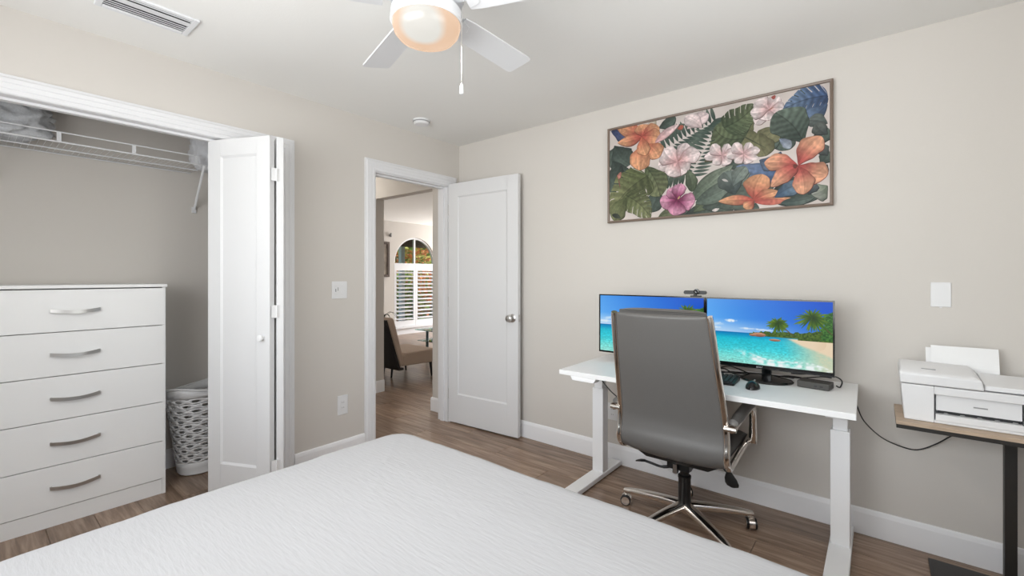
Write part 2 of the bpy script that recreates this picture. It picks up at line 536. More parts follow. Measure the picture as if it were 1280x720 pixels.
ART = [
    ('p',8,4,130,65,100,(46,54,82),(70,79,108)), ('p',130,123,2,204,134,(45,55,54),(75,86,79)), ('p',2,302,60,225,78,(63,72,68),(81,88,82)),
    ('p',28,88,117,210,130,(50,59,55),(73,84,77)), ('p',14,170,79,323,109,(50,59,55),(73,84,77)), ('p',67,202,14,364,86,(50,59,55),(73,84,77)),
    ('p',274,348,228,480,94,(50,59,55),(73,84,77)), ('p',308,487,439,454,78,(50,59,55),(73,84,77)), ('p',408,517,551,508,74,(50,59,55),(73,84,77)),
    ('p',274,42,364,5,63,(50,59,55),(73,84,77)), ('p',308,105,408,48,49,(50,59,55),(73,84,77)), ('p',683,358,788,431,128,(50,59,55),(73,84,77)),
    ('p',628,514,737,504,66,(50,59,55),(73,84,77)), ('p',788,450,942,385,87,(50,59,55),(73,84,77)), ('p',805,491,979,472,67,(50,59,55),(73,84,77)),
    ('p',934,254,990,191,66,(50,59,55),(73,84,77)), ('p',855,49,934,31,55,(50,59,55),(73,84,77)), ('p',822,166,855,258,85,(50,59,55),(73,84,77)),
    ('p',551,152,590,56,82,(50,59,55),(73,84,77)), ('p',964,342,994,292,59,(50,59,55),(73,84,77)), ('p',590,304,683,277,66,(50,59,55),(73,84,77)),
    ('p',737,217,822,204,61,(50,59,55),(73,84,77)), ('p',314,157,275,62,21,(50,66,59),(79,91,82)), ('p',314,157,402,194,19,(50,66,59),(79,91,82)),
    ('p',335,149,298,55,20,(50,66,59),(79,91,82)), ('p',335,149,422,183,18,(50,66,59),(79,91,82)), ('p',356,141,320,49,20,(50,66,59),(79,91,82)),
    ('p',356,141,442,173,18,(50,66,59),(79,91,82)), ('p',376,133,343,42,20,(50,66,59),(79,91,82)), ('p',376,133,462,162,18,(50,66,59),(79,91,82)),
    ('p',397,126,365,36,20,(50,66,59),(79,91,82)), ('p',397,126,481,151,17,(50,66,59),(79,91,82)), ('p',416,118,386,31,20,(50,66,59),(79,91,82)),
    ('p',416,118,500,141,17,(50,66,59),(79,91,82)), ('p',436,111,408,24,20,(50,66,59),(79,91,82)), ('p',436,111,519,131,17,(50,66,59),(79,91,82)),
    ('p',456,104,429,19,19,(50,66,59),(79,91,82)), ('p',456,104,537,120,17,(50,66,59),(79,91,82)), ('p',476,96,450,13,19,(50,66,59),(79,91,82)),
    ('p',476,96,556,110,16,(50,66,59),(79,91,82)), ('p',495,89,470,7,19,(50,66,59),(79,91,82)), ('p',495,89,574,100,16,(50,66,59),(79,91,82)),
    ('p',514,82,491,1,19,(50,66,59),(79,91,82)), ('p',514,82,592,90,16,(50,66,59),(79,91,82)), ('p',532,75,511,-4,19,(50,66,59),(79,91,82)),
    ('p',532,75,610,81,15,(50,66,59),(79,91,82)), ('p',551,68,531,-10,19,(50,66,59),(79,91,82)), ('p',551,68,628,70,15,(50,66,59),(79,91,82)),
    ('p',439,314,355,273,18,(52,68,61),(81,93,84)), ('p',439,314,519,315,16,(52,68,61),(81,93,84)), ('p',448,296,365,256,18,(52,68,61),(81,93,84)),
    ('p',448,296,527,298,16,(52,68,61),(81,93,84)), ('p',457,280,374,239,18,(52,68,61),(81,93,84)), ('p',457,280,536,281,16,(52,68,61),(81,93,84)),
    ('p',466,262,384,221,18,(52,68,61),(81,93,84)), ('p',466,262,545,264,16,(52,68,61),(81,93,84)), ('p',475,245,393,204,18,(52,68,61),(81,93,84)),
    ('p',475,245,554,247,16,(52,68,61),(81,93,84)), ('p',484,228,402,186,18,(52,68,61),(81,93,84)), ('p',484,228,561,231,16,(52,68,61),(81,93,84)),
    ('p',492,212,412,169,18,(52,68,61),(81,93,84)), ('p',492,212,570,214,16,(52,68,61),(81,93,84)), ('p',501,194,420,152,18,(52,68,61),(81,93,84)),
    ('p',501,194,579,198,16,(52,68,61),(81,93,84)), ('p',510,177,430,135,18,(52,68,61),(81,93,84)), ('p',510,177,587,181,16,(52,68,61),(81,93,84)),
    ('p',519,161,439,118,18,(52,68,61),(81,93,84)), ('p',519,161,596,165,16,(52,68,61),(81,93,84)), ('p',527,144,448,101,18,(52,68,61),(81,93,84)),
    ('p',527,144,603,149,16,(52,68,61),(81,93,84)), ('p',536,128,457,85,18,(52,68,61),(81,93,84)), ('p',536,128,611,133,15,(52,68,61),(81,93,84)),
    ('p',274,376,308,273,18,(52,64,55),(79,90,79)), ('p',289,373,321,274,18,(52,64,55),(79,90,79)), ('p',305,371,334,274,18,(52,64,55),(79,90,79)),
    ('p',321,369,346,275,18,(52,64,55),(79,90,79)), ('p',336,366,358,275,18,(52,64,55),(79,90,79)), ('p',351,364,371,276,18,(52,64,55),(79,90,79)),
    ('p',366,362,383,276,18,(52,64,55),(79,90,79)), ('p',381,360,395,277,18,(52,64,55),(79,90,79)), ('p',397,358,408,277,18,(52,64,55),(79,90,79)),
    ('p',262,39,216,12,76,(135,126,108),(171,162,153)), ('p',418,77,521,25,71,(192,171,171),(203,185,185)), ('p',491,87,408,15,70,(192,171,171),(205,190,189)),
    ('p',674,221,609,132,262,(88,90,63),(109,108,81)), ('p',551,183,737,188,134,(90,91,64),(106,106,77)), ('p',745,239,805,153,99,(93,93,68),(111,109,82)),
    ('p',737,158,763,271,111,(93,93,68),(108,106,79)), ('m',674,176,546,99,241,(63,73,54),(86,95,70)), ('m',590,108,723,27,136,(64,75,55),(88,97,72)),
    ('p',628,131,772,243,7,(63,70,52),(72,77,57)), ('p',776,63,719,15,70,(184,148,148),(203,190,189)), ('p',776,63,814,15,57,(184,148,148),(203,190,189)),
    ('p',776,63,723,120,59,(184,148,148),(203,190,189)), ('p',776,63,834,77,60,(184,148,148),(203,190,189)), ('p',776,63,772,112,68,(184,148,148),(203,190,189)),
    ('p',776,63,701,61,60,(184,148,148),(203,190,189)), ('p',772,69,797,54,6,(135,81,72),(153,108,90)), ('p',784,10,801,18,20,(135,63,59),(153,81,72)),
    ('m',990,55,830,76,119,(55,73,104),(93,111,135)), ('p',990,91,895,148,81,(59,75,100),(88,104,126)), ('p',990,173,922,144,59,(68,77,75),(86,93,90)),
    ('p',990,219,949,164,56,(54,59,59),(81,86,82)), ('v',906,239,801,84,144,(52,63,57),(82,93,84)), ('p',814,203,859,254,38,(108,118,135),(135,142,153)),
    ('p',822,262,805,336,68,(63,72,90),(90,99,117)), ('p',814,376,642,302,96,(68,86,117),(99,113,138)), ('p',737,286,805,317,66,(72,82,99),(90,104,126)),
    ('p',990,436,934,466,83,(99,108,93),(135,138,129)), ('p',990,346,964,388,50,(63,72,70),(81,88,82)), ('p',990,309,968,260,45,(54,59,59),(81,86,82)),
    ('p',580,239,501,235,47,(184,148,148),(203,190,189)), ('p',580,239,536,178,53,(184,148,148),(203,190,189)), ('p',580,239,609,187,45,(184,148,148),(203,190,189)),
    ('p',580,239,651,230,44,(184,148,148),(203,190,189)), ('p',580,239,619,281,52,(184,148,148),(203,190,189)), ('p',580,239,541,273,44,(184,148,148),(203,190,189)),
    ('p',674,248,600,246,44,(184,148,148),(203,190,189)), ('p',674,248,632,190,51,(184,148,148),(203,190,189)), ('p',674,248,701,198,44,(184,148,148),(203,190,189)),
    ('p',674,248,741,240,41,(184,148,148),(203,190,189)), ('p',674,248,710,289,49,(184,148,148),(203,190,189)), ('p',674,248,637,283,43,(184,148,148),(203,190,189)),
    ('p',674,248,741,282,34,(184,148,148),(203,190,189)), ('p',674,248,732,236,31,(184,148,148),(203,190,189)), ('p',373,236,274,240,94,(185,142,142),(205,190,189)),
    ('p',373,236,303,160,104,(185,142,142),(205,190,189)), ('p',373,236,418,148,87,(185,142,142),(205,190,189)), ('p',373,236,481,208,87,(185,142,142),(205,190,189)),
    ('p',373,236,418,295,101,(185,142,142),(205,190,189)), ('p',373,236,325,298,89,(185,142,142),(205,190,189)), ('p',373,236,397,210,9,(162,108,108),(180,144,135)),
    ('p',450,499,628,392,129,(75,84,64),(95,102,82)), ('p',491,481,646,435,116,(57,66,61),(81,90,81)), ('p',439,439,628,294,82,(77,88,75),(111,120,106)),
    ('p',460,457,701,341,91,(79,90,81),(104,113,104)), ('p',551,487,737,445,122,(63,72,66),(88,97,88)), ('p',637,434,590,320,117,(54,63,63),(93,102,97)),
    ('p',628,392,683,308,68,(90,100,97),(113,122,115)), ('p',444,396,423,285,57,(63,73,55),(86,95,77)), ('p',274,512,408,479,53,(82,88,64),(100,104,82)),
    ('p',536,501,570,493,17,(192,183,180),(198,189,185)), ('p',580,354,609,369,12,(180,176,171),(192,185,181)), ('p',124,223,143,361,125,(70,77,54),(97,102,72)),
    ('v',204,229,285,400,125,(68,77,55),(95,100,73)), ('m',216,283,8,461,211,(77,84,55),(108,111,79)), ('m',93,373,233,508,138,(77,84,55),(104,108,77)),
    ('p',99,385,28,511,100,(77,84,55),(104,108,77)), ('p',44,259,67,268,42,(153,99,88),(167,117,104)), ('p',54,278,64,334,7,(108,63,63),(117,72,72)),
    ('p',14,474,67,500,27,(45,50,45),(63,68,59)), ('p',186,69,41,-13,81,(158,75,66),(194,142,108)), ('p',186,69,48,77,61,(158,75,66),(194,142,108)),
    ('p',186,69,174,4,84,(158,75,66),(194,142,108)), ('p',186,69,280,41,76,(158,75,66),(194,142,108)), ('p',186,69,228,199,86,(158,75,66),(194,142,108)),
    ('p',186,69,285,100,86,(158,75,66),(194,142,108)), ('p',204,102,174,248,118,(171,99,77),(194,142,108)), ('p',216,116,280,196,88,(171,99,77),(194,142,108)),
    ('p',186,69,209,173,73,(167,90,72),(194,142,108)), ('p',257,115,381,44,43,(185,144,144),(201,176,176)), ('p',370,67,402,58,26,(135,63,55),(162,90,75)),
    ('p',373,428,283,428,80,(100,32,66),(185,131,154)), ('p',373,428,325,371,65,(100,32,66),(185,131,154)), ('p',373,428,391,349,71,(100,32,66),(185,131,154)),
    ('p',373,428,458,440,90,(100,32,66),(185,131,154)), ('p',373,428,355,508,87,(100,32,66),(185,131,154)), ('p',373,428,384,411,10,(171,135,99),(180,153,108)),
    ('p',717,470,749,353,109,(158,75,66),(194,142,108)), ('p',717,470,565,459,48,(158,75,66),(194,142,108)), ('p',717,470,814,439,54,(158,75,66),(194,142,108)),
    ('p',717,470,883,480,29,(158,75,66),(194,142,108)), ('p',717,470,674,500,49,(158,75,66),(194,142,108)), ('p',717,478,855,486,29,(167,81,75),(183,108,93)),
    ('p',797,466,903,416,69,(55,75,97),(93,111,127)), ('p',822,493,945,481,42,(57,70,66),(81,91,86)), ('p',922,466,949,422,51,(45,52,57),(72,79,81)),
    ('p',886,334,758,302,79,(153,66,64),(198,145,117)), ('p',886,334,968,223,94,(153,66,64),(198,145,117)), ('p',886,334,987,395,107,(153,66,64),(198,145,117)),
    ('p',886,334,906,463,80,(153,66,64),(198,145,117)), ('p',886,334,784,416,69,(153,66,64),(198,145,117)), ('p',886,334,867,336,21,(81,45,41),(108,54,48)),
]



def floral():
    im = np.ones((512, 1000, 3)) * np.array((196, 186, 181.0))
    im *= (0.95 + 0.1 * vnoise(512, 1000, 8, 16, 3))[..., None]
    for i, (k, bx, by, tx, ty, wd, c0, c1) in enumerate(ART):
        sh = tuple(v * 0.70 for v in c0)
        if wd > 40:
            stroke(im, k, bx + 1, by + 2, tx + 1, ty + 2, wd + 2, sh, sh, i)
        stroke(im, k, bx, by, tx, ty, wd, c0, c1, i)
    return im


def beach():
    h, wd = 400, 712
    V, U = np.mgrid[0:h, 0:wd].astype(float)
    U /= wd
    V /= h

    def mixc(a, b, k):
        k = np.clip(k, 0, 1)[..., None]
        return np.array(a, float) * (1 - k) + np.array(b, float) * k
    n1 = vnoise(h, wd, 5, 9, 1)
    sky_c = mixc((104, 182, 252), (10, 84, 206), U * 0.9 + (0.5 - V) * 0.35)
    sky_c = mixc(sky_c, (214, 234, 252), (V - 0.30) / 0.2 * (1.1 - U) * 0.75)
    im = sky_c
    for cx, cy, rx, ry, am in ((0.21, 0.34, .06, .028, .95), (.10, .40, .07, .03, .6), (.36, .45, .10, .018, .8), (.5, .46, .08, .02, .7), (.05, .46, .10, .025, .7)):
        d = ((U - cx) / rx) ** 2 + ((V - cy) / ry) ** 2 + (vnoise(h, wd, 40, 60, 9) - .5) * 0.9
        im = mixc(im, (244, 249, 253), np.clip(1.1 - d, 0, 1) * am)
    hz = 0.515 + 0.0 * U
    sea = mixc((8, 118, 186), (30, 190, 214), (V - hz) / 0.10)
    sea = mixc(sea, (92, 222, 222), (V - hz - .08) / 0.30)
    sea = mixc(sea, (150, 226, 214), (V - 0.78) / 0.22)
    rip = vnoise(h, wd, 90, 70, 2) * 0.6 + vnoise(h, wd, 160, 110, 4) * 0.4
    sea = sea * (1 + (rip - 0.5) * 0.34 * np.clip((V - .5) * 4, 0, 1))[..., None]
    im = np.where((V > hz)[..., None], sea, im)
    # pale shallow water and the sand on the right
    shore = 0.60 + (V - 0.56) * 0.30
    sh = np.clip((U - shore) / 0.24, 0, 1) * (V > 0.555)
    im = mixc(im, (214, 210, 178), sh * (0.75 + 0.25 * rip))
    sand = np.clip((U - (0.66 + (V - .56) * 1.25) + (n1 - .5) * .06) / 0.05, 0, 1) * (V > 0.565)
    im = mixc(im, (236, 214, 184), sand)
    im = mixc(im, (216, 184, 150), sand * np.clip((U - .86) * 5, 0, 1) * (n1 > .45) * .7)
    # foam of the breaking wave at the bottom
    fl = 0.80 + 0.30 * np.clip(U - .25, 0, 1) ** 1.25 - 0.05 * np.sin(U * 9)
    fo = np.exp(-((V - fl - 0.055) / 0.05) ** 2) * np.clip((U - .22) * 6, 0, 1) * np.clip(vnoise(h, wd, 26, 34, 6) * 1.9 - .35, 0, 1)
    fo2 = np.exp(-((V - fl) / 0.016) ** 2) * np.clip((U - .30) * 6, 0, 1) * np.clip(vnoise(h, wd, 40, 50, 8) * 2 - .4, 0, 1)
    im = mixc(im, (242, 250, 250), np.clip(fo + fo2 * .9, 0, 1))
    # headland, trees and rocks
    hl = 0.515 - 0.030 * np.clip((U - .38) / .25, 0, 1) - 0.10 * np.clip((U - .70) / .3, 0, 1) ** 2 - (vnoise(h, wd, 2, 60, 12)) * 0.03 * (U > .4)
    mk = (V > hl) * (V < 0.555 + .02 * (U > .75)) * (U > .37)
    gcol = mixc((40, 66, 26), (96, 124, 44), vnoise(h, wd, 60, 90, 13))
    im = np.where(mk.astype(bool)[..., None], gcol, im)
    tr = (U > .945 - .05 * vnoise(h, wd, 30, 2, 15)) * (V > .14 + .2 * (1 - U) * 4) * (V < .56)
    im = np.where(tr.astype(bool)[..., None], mixc((30, 70, 28), (84, 140, 60), vnoise(h, wd, 70, 90, 14)), im)
    for cx, cy, rx, ry in ((.45, .535, .055, .032), (.40, .545, .03, .018), (.575, .60, .045, .018)):
        d = ((U - cx) / rx) ** 2 + ((V - cy) / ry) ** 2
        im = mixc(im, mixc((206, 150, 120), (116, 70, 54), (V - cy) / ry * .6 + .4), (d < 1) * 1.0)
    im = im.copy()
    rs = random.Random(3)
    stroke(im, 'p', 0.60 * wd, .33 * h, 0.74 * wd, .55 * h, 7, (80, 62, 40), (96, 78, 50), 1)
    stroke(im, 'p', 0.86 * wd, .24 * h, 1.02 * wd, .50 * h, 8, (80, 62, 40), (96, 78, 50), 1)
    for cx, cy, R in ((.60, .33, .092), (.855, .22, .135)):
        for i in range(34):
            a = i / 26 * 2 * PI + rs.random() * .2
            r = R * wd * (0.75 + .35 * rs.random())
            ex, ey = cx * wd + r * math.cos(a), cy * h + r * .80 * math.sin(a) + r * .30
            g = rs.random()
            stroke(im, 'p', cx * wd, cy * h, ex, ey, 9 + 5 * rs.random(), (26 + 20 * g, 56 + 20 * g, 18), (52 + 60 * g, 96 + 44 * g, 28), i)
    return im

# ------------------------------------------------------------------ materials
WALL = mat('wall_paint', (211, 206, 200), 0.85, bump=0.08, scale=220, spec=0.2)
CEIL = mat('ceiling_paint', (238, 237, 234), 0.9, bump=0.12, scale=90, spec=0.15)
TRIM = mat('white_trim_paint', (228, 228, 230), 0.45, spec=0.4)
DOOR = mat('white_door_paint', (222, 222, 223), 0.5, spec=0.35)
LAM = mat('white_laminate', (238, 238, 238), 0.4, spec=0.4)
WPLA = mat('white_plastic', (230, 230, 231), 0.4, spec=0.4)
WMET = mat('white_powder_coat', (228, 229, 231), 0.45)
DMET = mat('desk_white_lifted', (246, 246, 247), 0.45)  # powder-coat white copied lighter to make up for weak light below the desktop
BASE = mat('baseboard_white_lifted', (244, 244, 246), 0.45, spec=0.4)  # trim white copied lighter to make up for weak light near the floor
GREYP = mat('grey_plastic', (150, 150, 150), 0.5)
DARKGAP = mat('dark_recess', (52, 52, 54), 0.8)
CHROME = mat('polished_chrome', (0.90, 0.86, 0.82), 0.12, metal=1.0, srgb=False)
NICKEL = mat('brushed_nickel', (0.60, 0.59, 0.58), 0.30, metal=1.0, srgb=False)
BLACKP = mat('black_plastic', (22, 22, 23), 0.4)
GLOSSB = mat('gloss_black_plastic', (12, 12, 13), 0.12)
BLACKM = mat('black_metal', (40, 37, 34), 0.45, bump=0.05, scale=200)
LEATHER = mat('grey_leather', (99, 97, 95), 0.42, bump=0.10, scale=420, var=0.05, spec=0.5)
DLEATHER = mat('charcoal_leather', (58, 57, 56), 0.45, bump=0.12, scale=420, spec=0.5)
FABG = mat('grey_cotton', (205, 207, 210), 0.95, bump=0.3, scale=120, var=0.08, spec=0.1)
FABW = mat('pale_cotton', (222, 223, 227), 0.95, bump=0.2, scale=120, spec=0.1)
BEIGE = mat('beige_upholstery', (180, 162, 147), 0.9, bump=0.2, scale=300, var=0.06, spec=0.15)
DKPLAIN = mat('plain_black', (20, 19, 20), 0.5)
TWOOD = mat('light_oak_laminate', (186, 164, 142), 0.5, bump=0.06, scale=9, var=0.16, stretch=(1.5, 22, 22))
FRAMEW = mat('bronze_wood_frame', (118, 102, 90), 0.4, bump=0.05, scale=40, var=0.1, stretch=(2, 12, 12))
PAPER = mat('white_paper', (236, 236, 236), 0.8, spec=0.2)
FLOOR = wood_floor('walnut_vinyl_plank')
FLOOR_L = wood_floor('walnut_vinyl_boards', True)
SPREAD = bedspread_material()
GLASS = glass_material('window_glass')
TABLEG = glass_material('table_glass', (0.62, 0.80, 0.78))
GLOBE = globe_material()
DARKF = mat('dark_subfloor', (30, 26, 22), 0.9)
LAWN = mat('lawn', (92, 120, 58), 0.95, var=0.35, scale=14)
LEAF = [mat('leaf_green', (128, 164, 84), 0.7, var=0.25, scale=8, spec=0.2), mat('leaf_lime', (214, 214, 130), 0.7, var=0.2, scale=8, spec=0.2), mat('leaf_rust', (232, 150, 100), 0.7, var=0.3, scale=8, spec=0.2)]
EAVE = mat('brown_eave_boards', (92, 70, 56), 0.8, var=0.15, scale=6, stretch=(1, 18, 1))
PAVE = mat('pale_paving', (190, 182, 172), 0.9, var=0.1, scale=10)

# ------------------------------------------------------------------ shell
H = 2.44
XR, YF = 3.72, -3.64
CB = -0.745                       # closet back wall
TY = 0.12

m = M()
m.box((-6, -3.9, -0.10), (4.0, 6.5, -0.007))
floor = struct(m.build('floor', DARKF, smooth=0), 'walnut brown wood plank floor running through bedroom, closet and hall')
rows = [(-3.64 + 0.18 * k) for k in range(22)]
for k, y0 in enumerate(rows):
    xs, xe = (CB - 0.01, XR) if y0 < -1.38 else (-2.98, XR)
    y1 = min(y0 + 0.18, 0.30)
    x = xs - (k * 0.457 + 0.21) % 1.22
    while x < xe - 0.01:
        a, b = max(x, xs), min(x + 1.22, xe)
        if b - a > 0.03:
            g, c = 0.0007, 0.0016
            lo, hi = (a + g, y0 + g), (b - g, y1 - g)
            m = M()
            m.rings([[(lo[0], lo[1], -0.0065), (hi[0], lo[1], -0.0065), (hi[0], hi[1], -0.0065), (lo[0], hi[1], -0.0065)],
                     [(lo[0], lo[1], -0.0016), (hi[0], lo[1], -0.0016), (hi[0], hi[1], -0.0016), (lo[0], hi[1], -0.0016)],
                     [(lo[0] + c, lo[1] + c, 0), (hi[0] - c, lo[1] + c, 0), (hi[0] - c, hi[1] - c, 0), (lo[0] + c, hi[1] - c, 0)]])
            m.build('plank', FLOOR, floor, smooth=0)
        x += 1.22
m = M()
m.box((-5.2, rows[-1] + 0.18 if rows[-1] + 0.18 < 0.3 else 0.30, -0.0068), (1.0, 6.3, 0))
struct(m.build('floor', FLOOR_L, smooth=0), 'wood plank floor of the living room beyond the hall opening')

m = M()
m.box((-5.3, -3.8, H), (3.9, 6.4, H + 0.1))
struct(m.build('ceiling', CEIL, smooth=0), 'flat off-white ceiling over bedroom, hall and living room')

CJ0, CJ1 = -3.44, -1.56           # closet opening
DJ0, DJ1 = -0.877, -0.128         # bedroom door opening
DH = 2.066
m = M()
for y0, y1, z0 in ((YF, CJ0, 0), (CJ0, CJ1, DH), (CJ1, DJ0, 0), (DJ0, DJ1, DH), (DJ1, 0.0, 0)):
    m.box((-0.12, y0, z0), (0, y1, H))
struct(m.build('wall_left', WALL, smooth=0, weld=True), 'greige painted wall with closet opening and hall doorway')
m = M()
m.box((-0.36, 0.0, 0), (XR, TY, H))
struct(m.build('wall_back', WALL, smooth=0), 'greige painted wall behind the desk carrying the floral picture')
# right and front walls with unseen windows; the right one is added for fill
m = M()
y0, y1, z0, z1 = -2.5, -1.0, 0.95, 2.15
for a, b, c, d in ((YF, y0, 0, H), (y1, 0, 0, H), (y0, y1, 0, z0), (y0, y1, z1, H)):
    m.box((XR, a, c), (XR + 0.12, b, d))
struct(m.build('wall_right', WALL, smooth=0), 'greige painted wall behind the head of the bed')
m = M()
x0, x1, z0, z1 = 0.50, 3.10, 0.72, 2.18
for a, b, c, d in ((-0.865, x0, 0, H), (x1, XR + 0.12, 0, H), (x0, x1, 0, z0), (x0, x1, z1, H)):
    m.box((a, YF - 0.12, c), (b, YF, d))
struct(m.build('wall_front', WALL, smooth=0), 'greige painted wall opposite the desk')


def window_unit(name, axis, at, a0, a1, z0, z1, label):
    def bx(mm, u0, u1, v0, v1, t0=0.03, t1=0.09):
        if axis == 1:
            mm.box((u0, at - t1, v0), (u1, at - t0, v1))
        else:
            mm.box((at + t0, u0, v0), (at + t1, u1, v1))
    mm = M()
    f = 0.05
    for q in ((a0, a0 + f, z0, z1), (a1 - f, a1, z0, z1), (a0 + f, a1 - f, z0, z0 + f), (a0 + f, a1 - f, z1 - f, z1), (a0 + f, a1 - f, (z0 + z1) / 2 - .02, (z0 + z1) / 2 + .02)):
        bx(mm, *q)
    o = struct(mm.build(name, TRIM, smooth=0), label)
    mm = M()
    bx(mm, a0 + f, a1 - f, z0 + f, z1 - f, 0.058, 0.062)
    mm.build('pane', GLASS, o, smooth=0)


window_unit('window_2', 1, YF, 0.50, 3.10, 0.72, 2.18, 'white framed bedroom window in the wall opposite the desk')
window_unit('added_window', 0, XR, -2.5, -1.0, 0.95, 2.15, 'white framed unseen window added above the bed head for fill light')

# closet shell and hall / living room shell
m = M()
m.box((CB - 0.12, -3.64, 0), (CB, -1.40, H))
struct(m.build('wall_closet', WALL, smooth=0), 'greige back wall inside the closet')
m = M()
m.box((CB, -3.64, 0), (-0.12, -3.52, H))
m.box((CB, -1.46, 0), (-0.12, -1.40, H))
struct(m.build('wall_closet', WALL, smooth=0), 'greige end walls inside the closet')
HY0, HY1 = 0.03, 0.135
m = M()
m.box((-5.2, HY0, 0), (-1.33, HY1, H))
m.box((-1.33, HY0, 2.115), (-0.36, HY1, H))
struct(m.build('wall_hall', WALL, smooth=0, weld=True), 'greige hall wall with the wide opening to the living room')
m = M()
m.box((-3.0, -1.40, 0), (CB - 0.12, -1.30, H))
m.box((-3.1, -1.40, 0), (-3.0, HY0, H))
struct(m.build('wall_hall', WALL, smooth=0), 'greige walls closing the hall to the left of the doorway')
m = M()
m.box((0.9, TY, 0), (1.0, 6.3, H))
m.box((-5.2, 6.2, 0), (-4.95, 6.3, H))
m.box((-3.15, 6.2, 0), (1.0, 6.3, H))
m.box((-4.95, 6.2, 2.25), (-3.15, 6.3, H))  # head of the opening added for the living room fill lamp
struct(m.build('wall_living', WALL, smooth=0), 'pale living room walls around an unseen opening added for fill light')
# far wall with the arched opening
FX, WC, WR, WS, WB = -5.11, 3.61, 0.575, 1.55, 0.16
m = M()
ys = [WC + WR * math.cos(PI * i / 28) for i in range(29)][::-1]
m.box((FX - 0.12, HY1, 0), (FX, WC - WR, H))
m.box((FX - 0.12, WC + WR, 0), (FX, 6.2, H))
m.box((FX - 0.12, WC - WR, 0), (FX, WC + WR, WB))
for a, b in zip(ys[:-1], ys[1:]):
    za, zb = (WS + math.sqrt(max(0, WR * WR - (q - WC) ** 2)) for q in (a, b))
    m.rings([[(FX, a, za), (FX, b, zb), (FX, b, H), (FX, a, H)], [(FX - .12, a, za), (FX - .12, b, zb), (FX - .12, b, H), (FX - .12, a, H)]])
struct(m.build('wall_living', WALL, smooth=0, weld=True), 'far living room wall with the arched window')

# baseboards
BP = [(0, 0), (0.014, 0), (0.014, 0.105), (0.010, 0.122), (0.006, 0.127), (0, 0.127)]


def baseboard(name, label, runs):
    mm = M()
    for axis, at, sgn, a, b in runs:
        if axis == 1:
            mm.rings([[(t, at + sgn * u, v) for u, v in BP] for t in (a, b)])
        else:
            mm.rings([[(at + sgn * u, t, v) for u, v in BP] for t in (a, b)])
    struct(mm.build(name, BASE, smooth=0), label)


baseboard('baseboard_back', 'white baseboard along the wall behind the desk', [(1, 0.0, -1, 0.016, XR)])
baseboard('baseboard_left', 'white baseboard between closet and doorway', [(0, 0.0, 1, -1.472, -0.964)])
baseboard('baseboard_closet', 'white baseboard along the closet back wall', [(0, CB, 1, -3.52, -1.46)])
baseboard('baseboard_hall', 'white baseboard wrapping the hall wall end left of the opening', [(1, HY0, -1, -2.95, -1.33), (0, -1.33, 1, HY0 - 0.014, HY1)])
baseboard('baseboard_hall', 'white baseboard wrapping the hall wall end right of the opening', [(1, 0.0, -1, -0.36, -0.145), (0, -0.36, -1, -0.014, TY)])
baseboard('baseboard_living', 'white baseboard under the arched window', [(0, FX, 1, HY1, 6.2)])


# casings and jambs
def casing(name, label, y0, y1, top, w=0.085):
    """Mitred door casing on the room face of the left wall."""
    mm = M()
    prof = [(0, 0), (0, .011), (.006, .015), (.020, .0155), (.022, .0130), (.026, .0165), (.045, .0175), (.047, .0150), (.051, .018), (w - .017, .018), (w - .011, .013), (w, .011), (w, 0)]   # u outward, t proud
    pts = [(y0, 0.0, -1, 0), (y0, top, -1, 1), (y1, top, 1, 1), (y1, 0.0, 1, 0)]
    mm.rings([[(t, y + sy * u, z + sz * u) for u, t in prof] for y, z, sy, sz in pts])
    return struct(mm.build(name, TRIM, smooth=0), label)


casing('trim_1', 'white moulded casing around the closet opening', CJ0, CJ1, 2.061)
casing('trim_2', 'white moulded casing around the hall doorway', DJ0, DJ1, 2.061)
m = M()
for y0, y1 in ((CJ0, CJ0 + 0.012), (CJ1 - 0.012, CJ1)):
    m.box((-0.125, y0, 0), (-0.001, y1, DH))
m.box((-0.125, CJ0, DH - 0.006), (-0.001, CJ1, DH))
m.box((-0.075, CJ0 + .012, DH - 0.018), (-0.045, CJ1 - .012, DH - 0.006))
struct(m.build('trim_3', TRIM, smooth=0), 'white jambs and folding door track inside the closet opening')
m = M()
for y0, y1 in ((DJ0, DJ0 + 0.012), (DJ1 - 0.012, DJ1)):
    m.box((-0.125, y0, 0), (-0.001, y1, DH))
m.box((-0.125, DJ0 + .012, DH - 0.012), (-0.001, DJ1 - .012, DH))
m.box((-0.085, DJ0 + .012, 0), (-0.045, DJ0 + 0.024, DH - .012))
m.box((-0.085, DJ1 - .024, 0), (-0.045, DJ1 - 0.012, DH - .012))
m.box((-0.085, DJ0 + .024, DH - 0.024), (-0.045, DJ1 - .024, DH - 0.012))
struct(m.build('trim_4', TRIM, smooth=0), 'white jambs and stops of the hall doorway')


